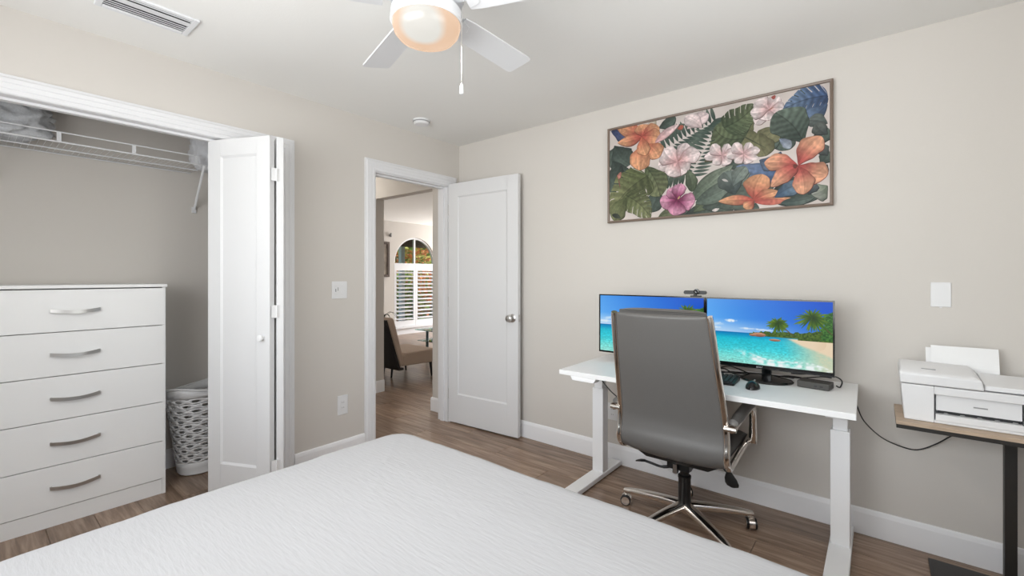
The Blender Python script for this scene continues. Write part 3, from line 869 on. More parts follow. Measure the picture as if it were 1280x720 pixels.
# ------------------------------------------------------------------ doors
def door_leaf(parent, xf, W, z0, z1, stile, rail_t, rail_b, T=0.035, name='leaf'):
    """Shaker leaf: x along the leaf, y through it; frame and sunk panel are parts."""
    mm = M()
    for lo, hi in (((0, 0, z0), (stile, T, z1)), ((W - stile, 0, z0), (W, T, z1)), ((stile, 0, z0), (W - stile, T, z0 + rail_b)), ((stile, 0, z1 - rail_t), (W - stile, T, z1))):
        mm.box(lo, hi)
    fr = mm.build(name, DOOR, parent, smooth=0, xf=xf, weld=True, bevel=0.0015, seg=1)
    mm = M()
    a0, a1, b0, b1 = stile, W - stile, z0 + rail_b, z1 - rail_t
    d, s = 0.009, 0.010
    R = [[(a0, y, b0), (a1, y, b0), (a1, y, b1), (a0, y, b1)] for y in (0.001, T - 0.001)]
    I = [[(a0 + s, y, b0 + s), (a1 - s, y, b0 + s), (a1 - s, y, b1 - s), (a0 + s, y, b1 - s)] for y in (d, T - d)]
    mm.rings([I[0], R[0], R[1], I[1]])
    pn = mm.build('panel', DOOR, fr if name != 'leaf' else parent, smooth=0, xf=xf)
    return fr


door = struct(thing('door_1', (0.02, -0.125, 0), 'white shaker door standing open against the back wall', 'door'), 'white shaker door standing open against the back wall')
ang = math.atan2(0.052, 0.735)
dxf = Matrix.Translation((0.012, -0.142, 0)) @ Matrix.Rotation(ang, 4, 'Z')
DW = 0.735
door_leaf(door, dxf, DW, 0.012, 2.075, 0.105, 0.115, 0.245)
kx, kz = DW - 0.052, 0.945
for sgn in (-1, 1):
    base = 0.0 if sgn < 0 else 0.035
    xf = dxf @ Matrix.Translation((kx, base, kz)) @ Matrix.Rotation(PI / 2 if sgn < 0 else -PI / 2, 4, 'X')
    if sgn < 0:
        m = M().lathe([(0.0, 0), (0.033, 0), (0.033, 0.004), (0.026, 0.009), (0.012, 0.012), (0.011, 0.026), (0.020, 0.032), (0.028, 0.042), (0.030, 0.052), (0.026, 0.061), (0.014, 0.066), (0.0, 0.0665)], seg=28, xf=xf)
    else:
        m = M().lathe([(0.0, 0), (0.033, 0), (0.033, 0.004), (0.026, 0.009), (0.012, 0.012), (0.0, 0.012)], seg=28, xf=xf)
    m.build('door_knob', NICKEL, door)
m = M().box((DW - 0.0005, 0.006, kz - 0.028), (DW + 0.0015, 0.029, kz + 0.028), xf=dxf)
m.box((DW, 0.011, kz - 0.012), (DW + 0.009, 0.024, kz + 0.012), xf=dxf)
m.build('latch_plate', NICKEL, door, smooth=0)
for z in (0.25, 1.05, 1.85):
    m = M().cyl((0.006, -0.1335, z - .045), (0.006, -0.1335, z + .045), 0.0055, seg=10)
    m.build('hinge', NICKEL, door)

bf = struct(thing('door_2', (-0.06, -1.75, 0), 'white bifold closet door folded open into the room', 'door'), 'white bifold closet door folded open into the room')


def leaf_xf(p, q, flip):
    d = Vector((q[0] - p[0], q[1] - p[1], 0))
    a = math.atan2(d.y, d.x)
    return Matrix.Translation((p[0], p[1], 0)) @ Matrix.Rotation(a, 4, 'Z'), d.length


xf1, L1 = leaf_xf((-0.062, -1.935), (0.322, -1.757), False)
door_leaf(bf, xf1, L1, 0.035, 2.052, 0.088, 0.095, 0.175, name='bifold_leaf')
xf2, L2 = leaf_xf((-0.055, -1.612), (0.322, -1.719), True)
door_leaf(bf, xf2, L2, 0.035, 2.052, 0.088, 0.095, 0.175, name='bifold_leaf')
kxf = xf1 @ Matrix.Translation((L1 - 0.045, 0, 0.935)) @ Matrix.Rotation(PI / 2, 4, 'X')
M().lathe([(0, 0), (0.011, 0), (0.009, 0.008), (0.010, 0.013), (0.016, 0.018), (0.018, 0.024), (0.014, 0.030), (0, 0.032)], seg=20, xf=kxf).build('knob', WPLA, bf)
for z in (0.22, 1.08, 1.84):
    m = M().box((0.3235, -1.7480, z - .035), (0.3260, -1.6960, z + .035))
    m.cyl((0.3275, -1.721, z - .035), (0.3275, -1.721, z + .035), 0.004, seg=8)
    m.build('hinge', WPLA, bf, smooth=0)

# ------------------------------------------------------------------ closet: dresser, shelf, hamper, bundles
DX, DY0, DY1, DT = -0.34, -2.835, -2.067, 1.213
dr = thing('dresser', (-0.53, -2.45, 0), 'white five-drawer chest standing inside the closet', 'dresser')
m = M()
bk = -0.722
m.box((bk, DY0, 0), (DX, DY0 + 0.016, DT))
m.box((bk, DY1 - 0.016, 0), (DX, DY1, DT))
m.box((bk, DY0 + 0.016, 0.0), (bk + 0.006, DY1 - 0.016, DT))
m.box((bk + .006, DY0 + 0.016, 0.085), (DX - 0.022, DY1 - 0.016, 0.10))
m.build('carcass', LAM, dr, smooth=0)
M().box((bk - 0.002, DY0 - 0.004, DT), (DX + 0.012, DY1 + 0.006, DT + 0.017)).build('top', LAM, dr, smooth=0, bevel=0.0015)
M().box((DX - 0.020, DY0 + 0.017, 0.0), (DX - 0.004, DY1 - 0.017, 0.086)).build('plinth', LAM, dr, smooth=0)
cuts = [0.088, 0.309, 0.538, 0.764, 0.989, 1.209]
for i in range(5):
    a, b = cuts[i] + 0.002, cuts[i + 1] - 0.002
    d = M().box((DX - 0.016, DY0 + 0.004, a), (DX + 0.002, DY1 - 0.004, b)).build('drawer', LAM, dr, smooth=0, bevel=0.001, seg=1)
    zc = (a + b) / 2 - 0.002
    pts, N = [], 14
    m = M()
    rs = []
    for k in range(N + 1):
        t = k / N
        y = -2.545 + 0.19 * t
        x = DX + 0.012 + 0.016 * math.sin(PI * t)
        z = zc - 0.010 * math.sin(PI * t) + 0.004
        hh = 0.0085
        rs.append([(x, y, z - hh), (x + 0.004, y, z - hh), (x + 0.004, y, z + hh), (x, y, z + hh)])
    m.rings(rs)
    for y in (-2.541, -2.359):
        m.box((DX + 0.002, y - 0.004, zc - 0.003), (DX + 0.015, y + 0.004, zc + 0.011))
    m.build('handle', NICKEL, d, smooth=50)

SX0, SX1, SY0, SY1, SZ = CB + 0.002, -0.43, -3.50, -1.835, 1.985
sh = thing('wire_shelf', (-0.6, -2.6, SZ), 'white wire closet shelf mounted above the dresser', 'shelf')
M().cyl((SX1, SY0, SZ), (SX1, SY1, SZ), 0.0048, seg=8).build('front_rod', WMET, sh)
M().cyl((SX1, SY0, SZ + 0.052), (SX1, SY1 - 0.05, SZ + 0.052), 0.004, seg=8).build('lip_rod', WMET, sh)
M().cyl((SX0 + .006, SY0, SZ - 0.005), (SX0 + .006, SY1, SZ - 0.005), 0.004, seg=8).build('rear_rod', WMET, sh)
M().cyl((-0.59, SY0, SZ - 0.007), (-0.59, SY1, SZ - 0.007), 0.004, seg=8).build('middle_rod', WMET, sh)
for k in range(6):
    y = -1.887 - 0.308 * k
    M().box((SX1 - 0.003, y - 0.0085, SZ), (SX1 + 0.003, y + 0.0085, SZ + 0.054)).build('lip_post', WMET, sh, smooth=0)
m = M()
n = int((SY1 - SY0) / 0.0254)
for k in range(n + 1):
    y = SY1 - 0.002 - k * 0.0254
    m.tube([(SX0, y, SZ - 0.001), (SX1, y, SZ - 0.001)], 0.0010, seg=5)
o = m.build('cross_wires', WMET, sh)
o['kind'] = 'stuff'
for y0, y1 in ((-1.845, -1.815), (-2.75, -2.75)):
    m = M().tube([(SX1 + .002, y0, SZ - 0.004), (SX0 + 0.012, y1, 1.735)], 0.008, seg=8, flat=0.6)
    m.box((SX0 - 0.001, y1 - 0.012, 1.71), (SX0 + 0.012, y1 + 0.012, 1.75))
    m.build('brace', WMET, sh)


def bundle(name, material, c, sx, sy, sz, amp, seed, sup=2.6, n=44):
    """Soft folded bundle: a superellipsoid with creases, flat underneath."""
    mm = M()
    rs = []
    for i in range(1, n):
        v = -PI / 2 + PI * i / n
        ring = []
        for j in range(2 * n):
            u = 2 * PI * j / (2 * n)
            f = lambda q: math.copysign(abs(q) ** (2 / sup), q)
            p = Vector((f(math.cos(v)) * f(math.cos(u)), f(math.cos(v)) * f(math.sin(u)), f(math.sin(v))))
            q = p * 1.6 + Vector((seed, 0, 0))
            d = amp * (abs(noise.noise(Vector((q.x * 2.0 + q.z * 1.5, q.y * 1.1 - q.z * 1.2, q.z)) * 1.3)) * 2 - 0.5 + 0.5 * noise.noise(q * 3))
            p = Vector((p.x * sx, p.y * sy, p.z * sz)) + p * d
            p.z = max(p.z, -sz * 0.86)
            ring.append(Vector(c) + p)
        rs.append(ring)
    mm.rings(rs)
    return mm.build(name, material, smooth=180)


tag(bundle('duvet', FABG, (-0.585, -2.84, SZ + 0.122), 0.13, 0.32, 0.14, 0.04, 3.3), 'crumpled grey duvet bundle at the left end of the wire shelf', 'duvet')
tag(bundle('pillow', FABW, (-0.60, -1.685, SZ + 0.12), 0.12, 0.19, 0.14, 0.015, 8.1), 'smooth pale pillow at the right end of the wire shelf', 'pillow')

# laundry hamper: tapered wall pierced by oval holes
hb = thing('laundry_hamper', (-0.565, -1.825, 0), 'white plastic laundry hamper with oval holes beside the dresser', 'hamper')
HC = (-0.565, -1.825)
NA, NR, ZB, ZT = 11, 13, 0.085, 0.50


def hp(a, z):
    k = z / 0.56
    rx, ry = 0.108 + 0.044 * k, 0.125 + 0.072 * k
    f = lambda q: math.copysign(abs(q) ** 0.85, q)
    return Vector((HC[0] + rx * f(math.cos(a)), HC[1] + ry * f(math.sin(a)), z))


m = M()
ca, cz = 2 * PI / NA, (ZT - ZB) / NR
for r in range(NR):
    for k in range(NA):
        a0, z0 = (k + 0.5 * (r % 2)) * ca, ZB + r * cz
        ring, hole = [], []
        for s in range(12):
            t = 2 * PI * s / 12
            cx, cy = math.cos(t), math.sin(t)
            q = max(abs(cx), abs(cy))
            ring.append(hp(a0 + ca * (0.5 + 0.5 * cx / q), z0 + cz * (0.5 + 0.5 * cy / q)))
            hole.append(hp(a0 + ca * (0.5 + 0.245 * cx), z0 + cz * (0.5 + 0.29 * cy)))
        vr = [[m.bm.verts.new(p) for p in ring], [m.bm.verts.new(p) for p in hole]]
        for s in range(12):
            j = (s + 1) % 12
            m.bm.faces.new((vr[0][s], vr[0][j], vr[1][j], vr[1][s]))
NS = 84
zt = lambda a: 0.535 + 0.022 * math.cos(2 * (a + 0.9)) + 0.012
m.rings([[hp(2 * PI * i / NS, z) for i in range(NS)] for z in (0.012, 0.05, ZB)], cap=False)
m.rings([[hp(2 * PI * i / NS, ZT + (zt(2 * PI * i / NS) - ZT) * q) for i in range(NS)] for q in (0, 0.5, 1.0)], cap=False)
m.rings([[HC3 for HC3 in [Vector((HC[0], HC[1], 0.003)).lerp(Vector((hp(2 * PI * i / NS, 0.012).x, hp(2 * PI * i / NS, 0.012).y, zz)), q) for i in range(NS)]] for q, zz in ((0.02, .003), (0.93, 0.003), (1.0, 0.012))], cap=True)
bmesh.ops.remove_doubles(m.bm, verts=m.bm.verts, dist=1e-5)
m.bm.normal_update()
for f in m.bm.faces:
    fc_ = f.calc_center_median()
    if f.normal.dot(Vector((fc_.x - HC[0], fc_.y - HC[1], -0.02 if fc_.z < 0.01 else 0))) < 0:
        f.normal_flip()
o = m.build('basket', WPLA, hb, smooth=60, keep=True)
md = o.modifiers.new('thickness', 'SOLIDIFY')
md.thickness = 0.004
md.offset = -1
M().tube([hp(2 * PI * i / NS, 1) * 0 + Vector((hp(2 * PI * i / NS, zt(2 * PI * i / NS)).x, hp(2 * PI * i / NS, zt(2 * PI * i / NS)).y, zt(2 * PI * i / NS))) for i in range(NS)], 0.006, seg=8, closed=True).build('rim', WPLA, hb)


# ------------------------------------------------------------------ wall plates, detector, vent
def plate(name, label, axis, at, u, z, w, h, kind):
    def P(mm, u0, u1, z0, z1, t0, t1):
        if axis == 1:
            mm.box((u0, at - t1, z0), (u1, at - t0, z1))
        else:
            mm.box((at + t0, u0, z0), (at + t1, u1, z1))
        return mm
    root = P(M(), u - w / 2, u + w / 2, z - h / 2, z + h / 2, 0.0, 0.006).build(name, WPLA, smooth=0, bevel=0.003)
    tag(root, label, 'wall plate' if kind == 'blank' else kind.split()[0])
    if kind == 'outlet':
        P(M(), u - 0.017, u + 0.017, z - 0.035, z + 0.035, 0.006, 0.0085).build('receptacle', WPLA, root, smooth=0, bevel=0.002)
        for dz in (-0.018, 0.018):
            mm = M()
            for du in (-0.006, 0.006):
                P(mm, u + du - 0.001, u + du + 0.001, z + dz - 0.004, z + dz + 0.004, 0.0085, 0.0088)
            mm.build('slots', DARKGAP, root, smooth=0)
    if kind == 'switch':
        for du in (-0.023, 0.023):
            P(M(), u + du - 0.0165, u + du + 0.0165, z - 0.033, z + 0.033, 0.006, 0.009).build('rocker', WPLA, root, smooth=0, bevel=0.002)
        P(M(), u - 0.034, u - 0.028, z - 0.012, z + 0.008, 0.009, 0.0105).build('slider', GREYP, root, smooth=0)
        P(M(), u - 0.016, u - 0.012, z - 0.006, z + 0.018, 0.009, 0.0105).build('slider', GREYP, root, smooth=0)
    if kind == 'blank':
        P(M(), u - 0.004, u + 0.004, z - h / 2 - 0.004, z - h / 2 + 0.002, 0.0, 0.004).build('tab', WPLA, root, smooth=0)
    return root


plate('light_switch', 'white double light switch left of the hall doorway', 0, 0.0, -1.16, 1.179, 0.114, 0.120, 'switch')
plate('wall_outlet', 'white power outlet low on the wall left of the doorway', 0, 0.0, -1.136, 0.372, 0.078, 0.135, 'outlet')
plate('wall_outlet', 'white power outlet behind the left desk leg', 1, 0.0, 1.505, 0.345, 0.072, 0.115, 'outlet')
plate('wall_plate', 'blank white wall plate above the printer', 1, 0.0, 3.141, 1.192, 0.069, 0.113, 'blank')

M_ = Matrix.Translation((0.272, -0.655, H)) @ Matrix.Rotation(PI, 4, 'X')
sd = M().lathe([(0, 0), (0.064, 0), (0.064, 0.010), (0.058, 0.012), (0.058, 0.026), (0.050, 0.034), (0, 0.036)], seg=36, xf=M_).build('smoke_detector', WPLA)
tag(sd, 'round white smoke detector on the ceiling near the corner', 'smoke detector')
M().lathe([(0.0585, 0.0105), (0.061, 0.0125), (0.061, 0.017), (0.0585, 0.018)], seg=36, xf=M_, cap=False).build('vent_ring', GREYP, sd)

vt = thing('ceiling_vent', (0.432, -2.30, H), 'white louvred air vent on the ceiling near the closet', 'vent')
VX0, VX1, VY0, VY1 = 0.335, 0.529, -2.475, -2.142
m = M()
fl = 0.024
zz = H - 0.010
for lo, hi in (((VX0, VY0), (VX1, VY0 + fl)), ((VX0, VY1 - fl), (VX1, VY1)), ((VX0, VY0 + fl), (VX0 + fl, VY1 - fl)), ((VX1 - fl, VY0 + fl), (VX1, VY1 - fl))):
    m.box((lo[0], lo[1], zz), (hi[0], hi[1], H))
m.build('frame', WMET, vt, smooth=0, bevel=0.003)
M().box((VX0 + fl, VY0 + fl, H - 0.0015), (VX1 - fl, VY1 - fl, H - 0.0005)).build('backing', DARKGAP, vt, smooth=0)
for x, tl, wd in ((0.366, 0.3, .0175), (0.385, 0.3, .0175), (0.404, 0.3, .0175), (0.423, 0.3, .0175), (0.460, 0.1, .046), (0.497, 0.1, .010)):
    xf = Matrix.Translation((x, 0, H - 0.009)) @ Matrix.Rotation(tl, 4, 'Y')
    M().box((-wd / 2, VY0 + fl, -0.0008), (wd / 2, VY1 - fl, 0.0008), xf=xf).build('slat', WMET, vt, smooth=0)

# ------------------------------------------------------------------ ceiling fan
FC = Vector((1.68, -1.79, 0))
FD = 0.022
fan = thing('ceiling_fan', (1.68, -1.79, H), 'white five-blade ceiling fan with lit frosted globe', 'ceiling fan')


def flathe(prof, name, material, seg=48, parent=None):
    return M().lathe([(r, z - FD if z < H - .03 else z) for r, z in prof], c=FC, seg=seg).build(name, material, parent or fan)


flathe([(0, H), (0.085, H), (0.085, 2.405), (0.060, 2.375), (0, 2.375)], 'canopy', WMET)
flathe([(0, 2.385), (0.070, 2.385), (0.128, 2.345), (0.132, 2.280), (0.125, 2.262), (0, 2.262)], 'motor_housing', WMET)
flathe([(0, 2.262), (0.095, 2.262), (0.095, 2.238), (0.122, 2.232), (0.126, 2.195), (0.121, 2.190), (0, 2.190)], 'light_ring', WMET)
flathe([(0, 2.192), (0.118, 2.192), (0.1185, 2.180), (0.113, 2.158), (0.098, 2.140), (0.072, 2.127), (0.038, 2.120), (0, 2.118)], 'globe', GLOBE)
for k in range(5):
    a = math.radians(20 + 72 * k)
    xf = Matrix.Translation((FC.x, FC.y, 2.252 - FD)) @ Matrix.Rotation(a, 4, 'Z') @ Matrix.Rotation(math.radians(-11), 4, 'X')
    pts = [(0.15, -0.050), (0.20, -0.056), (0.542, -0.064), (0.559, -0.058), (0.562, -0.045), (0.562, 0.045), (0.559, 0.058), (0.542, 0.064), (0.20, 0.056), (0.15, 0.050)]
    bl = M()
    bl.rings([[(x, y, z) for x, y in pts] for z in (-0.003, 0.003)])
    bl.build('blade', WMET, fan, smooth=0, xf=xf, bevel=0.001, seg=1)
    br = M().box((0.085, -0.016, 0.004), (0.16, 0.016, 0.009))
    br.rings([[(x, y, z) for x, y in ((0.15, -0.040), (0.205, -0.028), (0.225, 0.0), (0.205, 0.028), (0.15, 0.040))] for z in (0.0035, 0.008)])
    br.rings([[(x, y, z) for x, y in ((0.15, -0.040), (0.19, -0.028), (0.205, 0.0), (0.19, 0.028), (0.15, 0.040))] for z in (-0.006, -0.0035)])
    br.build('blade_bracket', WMET, fan, smooth=0, xf=xf, bevel=0.001, seg=1)
pc = Vector((1.786, -1.722, 0))
M().cyl((pc.x, pc.y, 2.212), (pc.x, pc.y, 1.95), 0.0013, seg=6).build('pull_chain', NICKEL, fan)
M().lathe([(0, 1.915), (0.0065, 1.916), (0.0075, 1.925), (0.006, 1.945), (0.003, 1.952), (0, 1.953)], c=pc, seg=12).build('pull_knob', WPLA, fan)

lamp('fan_light', 'AREA', (FC.x, FC.y, 2.085), 5, (1.0, 0.94, 0.87), (0, 0, 0), 0.2)
hl = tag(M().lathe([(0, H), (0.15, H), (0.15, H - 0.03), (0.14, H - 0.06), (0.10, H - 0.085), (0, H - 0.09)], c=(-1.6, -0.65, 0)).build('added_hall_light', mat('lamp_glass', (240, 236, 228), 0.4)), 'round flush ceiling light added out of view to brighten the hall', 'ceiling light')
lamp('hall_fill', 'POINT', (-1.6, -0.65, 2.2), 14, (1.0, 0.95, 0.88), size=0.12)  # unseen lamp added with its fixture to brighten the hall

# ------------------------------------------------------------------ picture
AX0, AX1, AZ0, AZ1 = 1.481, 2.742, 1.638, 2.2825
ar = thing('framed_picture', (2.11, 0, AZ0), 'wide framed tropical flower print above the desk', 'picture')
m = M()
prof = [(0.0, 0.0), (0.0, -0.030), (0.004, -0.033), (0.012, -0.031), (0.014, -0.026), (0.014, 0.0)]
cs = [(AX0, AZ0, 1, 1), (AX1, AZ0, -1, 1), (AX1, AZ1, -1, -1), (AX0, AZ1, 1, -1)]
rs = [[(x + sx * u, t - 0.002, z + sz * u) for u, t in prof] for x, z, sx, sz in cs]
m.rings(rs + [rs[0]], cap=False)
m.build('frame', FRAMEW, ar, smooth=0, weld=True)
m = M().quad_uv([(AX0 + .012, -0.024, AZ0 + .012), (AX1 - .012, -0.024, AZ0 + .012), (AX1 - .012, -0.024, AZ1 - .012), (AX0 + .012, -0.024, AZ1 - .012)])
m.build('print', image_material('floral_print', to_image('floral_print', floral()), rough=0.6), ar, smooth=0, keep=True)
M().box((AX0 + .010, -0.0235, AZ0 + .010), (AX1 - .010, -0.008, AZ1 - .010)).build('backing_board', mat('brown_backing', (120, 100, 80), 0.9), ar, smooth=0)

# ------------------------------------------------------------------ bed and bedspread
BX0, BX1, BY0, BY1, BZ = 1.258, 3.36, -3.13, -1.577, 0.613
bed = thing('bed', (2.3, -2.36, 0), 'bed hidden under the white bedspread', 'bed')
M().box((BX0 + .03, BY0 + .03, 0.32), (BX1 - .02, BY1 - .03, BZ - 0.02)).build('mattress', FABW, bed, bevel=0.05, seg=3)
M().box((BX0 + .05, BY0 + .05, 0.12), (BX1 - .02, BY1 - .05, 0.32)).build('box_base', FABG, bed, bevel=0.02)
for x in (BX0 + .12, BX1 - .12):
    for y in (BY0 + .12, BY1 - .12):
        M().cyl((x, y, 0), (x, y, 0.12), 0.02, 0.028, seg=12).build('leg', BLACKP, bed)
hbm = M().box((BX1 + .01, BY0 - .02, 0.12), (BX1 + .08, BY1 + .02, 1.05))
hbm.build('headboard', FABG, bed, bevel=0.02)


def rrect(x0, x1, y0, y1, r, n=10, e=46):
    pts = []
    cs = ((x1 - r, y1 - r, 0), (x0 + r, y1 - r, PI / 2), (x0 + r, y0 + r, PI), (x1 - r, y0 + r, 3 * PI / 2))
    for i, (cx, cy, a0) in enumerate(cs):
        for k in range(n + 1):
            a = a0 + PI / 2 * k / n
            pts.append((cx + r * math.cos(a), cy + r * math.sin(a)))
        nx, ny, na = cs[(i + 1) % 4]
        ex, ey = nx + r * math.cos(na), ny + r * math.sin(na)
        sx, sy = pts[-1]
        for k in range(1, e):
            pts.append((sx + (ex - sx) * k / e, sy + (ey - sy) * k / e))
    return pts


m = M()
rs = []
R = 0.055
steps = [(0.020, 0.16), (0.018, 0.25), (0.014, 0.36), (0.008, 0.47)]
steps += [(-R + R * math.cos(t), BZ - R + R * math.sin(t)) for t in [PI / 2 * k / 7 for k in range(8)]]
ins = 0.0
for k in range(1, 30):
    steps.append((-R - (0.70 - 0.0) * (k / 29.0) ** 1.0, BZ))
for out_, z in steps:
    x0, x1, y0, y1 = BX0 - out_, BX1 + 0.0 + out_ * 0.2, BY0 - out_, BY1 + out_
    rad = max(0.006, 0.13 + out_)
    ring = []
    for x, y in rrect(x0, x1, y0, y1, rad):
        p = Vector((x, y, z))
        wv = noise.noise(Vector((x * 1.7, y * 1.7, 0.3)))
        fine = noise.noise(Vector((x * 9, y * 9, 4.0))) * 0.5 + noise.noise(Vector((x * 21, y * 21, 7.0))) * 0.35
        if out_ > -R:
            nx = 0.010 * fine + 0.012 * noise.noise(Vector((x * 6, y * 6, z * 1.5)))
            d = Vector((x - 2.3, y + 2.36, 0)).normalized()
            p += d * nx * (1 if z < BZ - .02 else 0.6)
        if z > BZ - 0.03:
            edge = min(1, (-out_) / 0.30) if out_ < 0 else 0
            p.z += 0.006 * wv + 0.0028 * fine - 0.012 * (1 - edge)
        ring.append(p)
    rs.append(ring)
m.rings(rs, cap=False)
m.bm.faces.new([v for v in m.bm.verts][-len(rs[-1]):])
sp = m.build('bedspread', SPREAD, smooth=180)
md = sp.modifiers.new('thickness', 'SOLIDIFY')
md.thickness = 0.008
md.offset = -1
tag(sp, 'white textured bedspread draped over the bed in the foreground', 'bedspread')

# ------------------------------------------------------------------ desk
desk = thing('standing_desk', (2.17, -0.35, 0), 'white height-adjustable desk against the back wall', 'desk')
DZ = 0.742
TX0, TX1, TY0, TY1 = 1.497, 2.848, -0.655, -0.035
rz = Matrix.Translation((2.17, -0.35, 0)) @ Matrix.Rotation(math.radians(1.0), 4, 'Z') @ Matrix.Translation((-2.17, 0.35, 0))
M().box((TX0, TY0, DZ - 0.026), (TX1, TY1, DZ)).build('desktop', LAM, desk, smooth=0, bevel=0.002, xf=rz)
for xa, xb in ((1.497, 1.582), (2.740, 2.826)):
    ft = M().box((xa, -0.69, 0.006), (xb, -0.030, 0.036))
    ft.build('foot', DMET, desk, smooth=0, bevel=0.004)
    xc = (xa + xb) / 2
    cy = -0.245
    M().box((xc - 0.037, cy - 0.035, 0.036), (xc + 0.037, cy + 0.035, 0.565)).build('leg_column', DMET, desk, smooth=0, bevel=0.003)
    M().box((xc - 0.028, cy - 0.026, 0.565), (xc + 0.028, cy + 0.026, DZ - 0.05)).build('inner_column', DMET, desk, smooth=0, bevel=0.003)
    M().box((xc - 0.036, -0.56, DZ - 0.052), (xc + 0.036, -0.09, DZ - 0.0265)).build('bracket', DMET, desk, smooth=0, bevel=0.003)
    for y in (-0.67, -0.05):
        M().cyl((xc, y, 0), (xc, y, 0.007), 0.016, seg=14).build('glide', BLACKP, desk)
M().box((1.61, -0.27, DZ - 0.052), (2.71, -0.22, DZ - 0.0265)).build('crossbar', DMET, desk, smooth=0)
kp = M()
kp.prism([(1.575, DZ - 0.0265), (1.735, DZ - 0.0265), (1.722, DZ - 0.050), (1.588, DZ - 0.050)], 1, -0.665, -0.60)
kp.build('height_control', DMET, desk, smooth=0, bevel=0.004)
co = tag(M().tube(spline([(1.74, -0.60, 0.700), (1.79, -0.58, 0.64), (1.85, -0.56, 0.60), (1.90, -0.50, 0.595), (1.95, -0.42, 0.64), (1.97, -0.35, 0.69)]), 0.003, seg=6).build('control_cable', BLACKP), 'thin black cable looping under the left end of the desk', 'cable')
tag(M().tube(spline([(2.845, -0.30, 0.698), (2.870, -0.25, 0.62), (2.93, -0.10, 0.52), (3.0, -0.026, 0.472), (3.06, -0.02, 0.468), (3.12, -0.03, 0.51), (3.165, -0.05, 0.56), (3.20, -0.08, 0.60), (3.23, -0.09, 0.63)]), 0.0028, seg=6).build('power_cord', BLACKP), 'black power cord hanging between the desk and the printer table', 'cable')
tag(M().tube(spline([(1.79, -0.012, 0.30), (1.81, -0.02, 0.20), (1.83, -0.03, 0.13), (1.90, -0.04, 0.07), (1.965, -0.05, 0.05), (2.01, -0.04, 0.085), (2.06, -0.03, 0.12), (2.16, -0.03, 0.135), (2.24, -0.03, 0.13)]), 0.0028, seg=6).build('power_cord', WPLA), 'white power cord looping behind the chair near the floor', 'cable')


# ------------------------------------------------------------------ monitors
BEACH = image_material('beach_wallpaper', to_image('beach_wallpaper', beach()), emit=0.92, rough=0.25)


def monitor(x0, x1, z0, z1, y, label, chin, base_c):
    mo = thing('monitor', (base_c[0], base_c[1], DZ), label, 'monitor')
    b = 0.007
    m = M()
    m.box((x0, y, z0), (x0 + b, y + 0.022, z1))
    m.box((x1 - b, y, z0), (x1, y + 0.022, z1))
    m.box((x0 + b, y, z1 - b), (x1 - b, y + 0.022, z1))
    m.box((x0 + b, y, z0), (x1 - b, y + 0.022, z0 + chin))
    m.build('bezel', GLOSSB, mo, smooth=0, weld=True)
    m = M().box((x0 + .004, y + 0.022, z0 + .004), (x1 - .004, y + 0.034, z1 - .004))
    m.prism([(x0 + .1, z0 + .07), (x1 - .1, z0 + .07), (x1 - .1, z1 - .09), (x0 + .1, z1 - .09)], 1, y + 0.034, y + 0.052)
    m.build('rear_shell', BLACKP, mo, smooth=0)
    M().quad_uv([(x0 + b, y + 0.004, z0 + chin), (x1 - b, y + 0.004, z0 + chin), (x1 - b, y + 0.004, z1 - b), (x0 + b, y + 0.004, z1 - b)]).build('screen', BEACH, mo, smooth=0, keep=True)
    bx, by = base_c
    m = M().box((bx - 0.022, y + 0.0525, DZ + 0.012), (bx + 0.022, y + 0.078, z0 + 0.13))
    m.build('stand_neck', GLOSSB, mo, smooth=0, bevel=0.003)
    M().lathe([(0, 0), (0.118, 0), (0.122, 0.005), (0.116, 0.011), (0.05, 0.015), (0, 0.0155)], c=(0, 0, 0), seg=44, xf=Matrix.Translation((bx, y + 0.045, DZ)) @ Matrix.Diagonal((1, 0.82, 1, 1))).build('stand_base', GLOSSB, mo)
    return mo


MY = -0.275
mr = monitor(2.192, 2.763, 0.806, 1.162, MY, 'black monitor on the right showing a beach with palm trees, whole screen visible', 0.020, (2.475, -0.23))
ml = monitor(1.548, 2.189, 0.800, 1.162, MY, 'black monitor on the left, its beach picture mostly hidden by the chair back', 0.010, (1.865, -0.23))
fc = bpy.data.curves.new('brand_lettering', 'FONT')
fc.body = 'acer'
fc.size = 0.017
fc.shear = 0.15
fc.align_x = 'CENTER'
fc.extrude = 0.0003
fc.materials.append(mat('silver_print', (190, 190, 192), 0.4))
fo = bpy.data.objects.new('brand_lettering', fc)
COL.objects.link(fo)
fo.location = (2.452, MY - 0.0008, 0.8115)
fo.rotation_euler = (PI / 2, 0, 0)
bpy.context.view_layer.update()
me_ = bpy.data.meshes.new_from_object(fo)
me_.transform(fo.matrix_basis)
bpy.data.objects.remove(fo)
fo = bpy.data.objects.new('brand_lettering', me_)
COL.objects.link(fo)
fo.parent = mr
fo.matrix_parent_inverse = Matrix.Translation(-WL[mr.name])

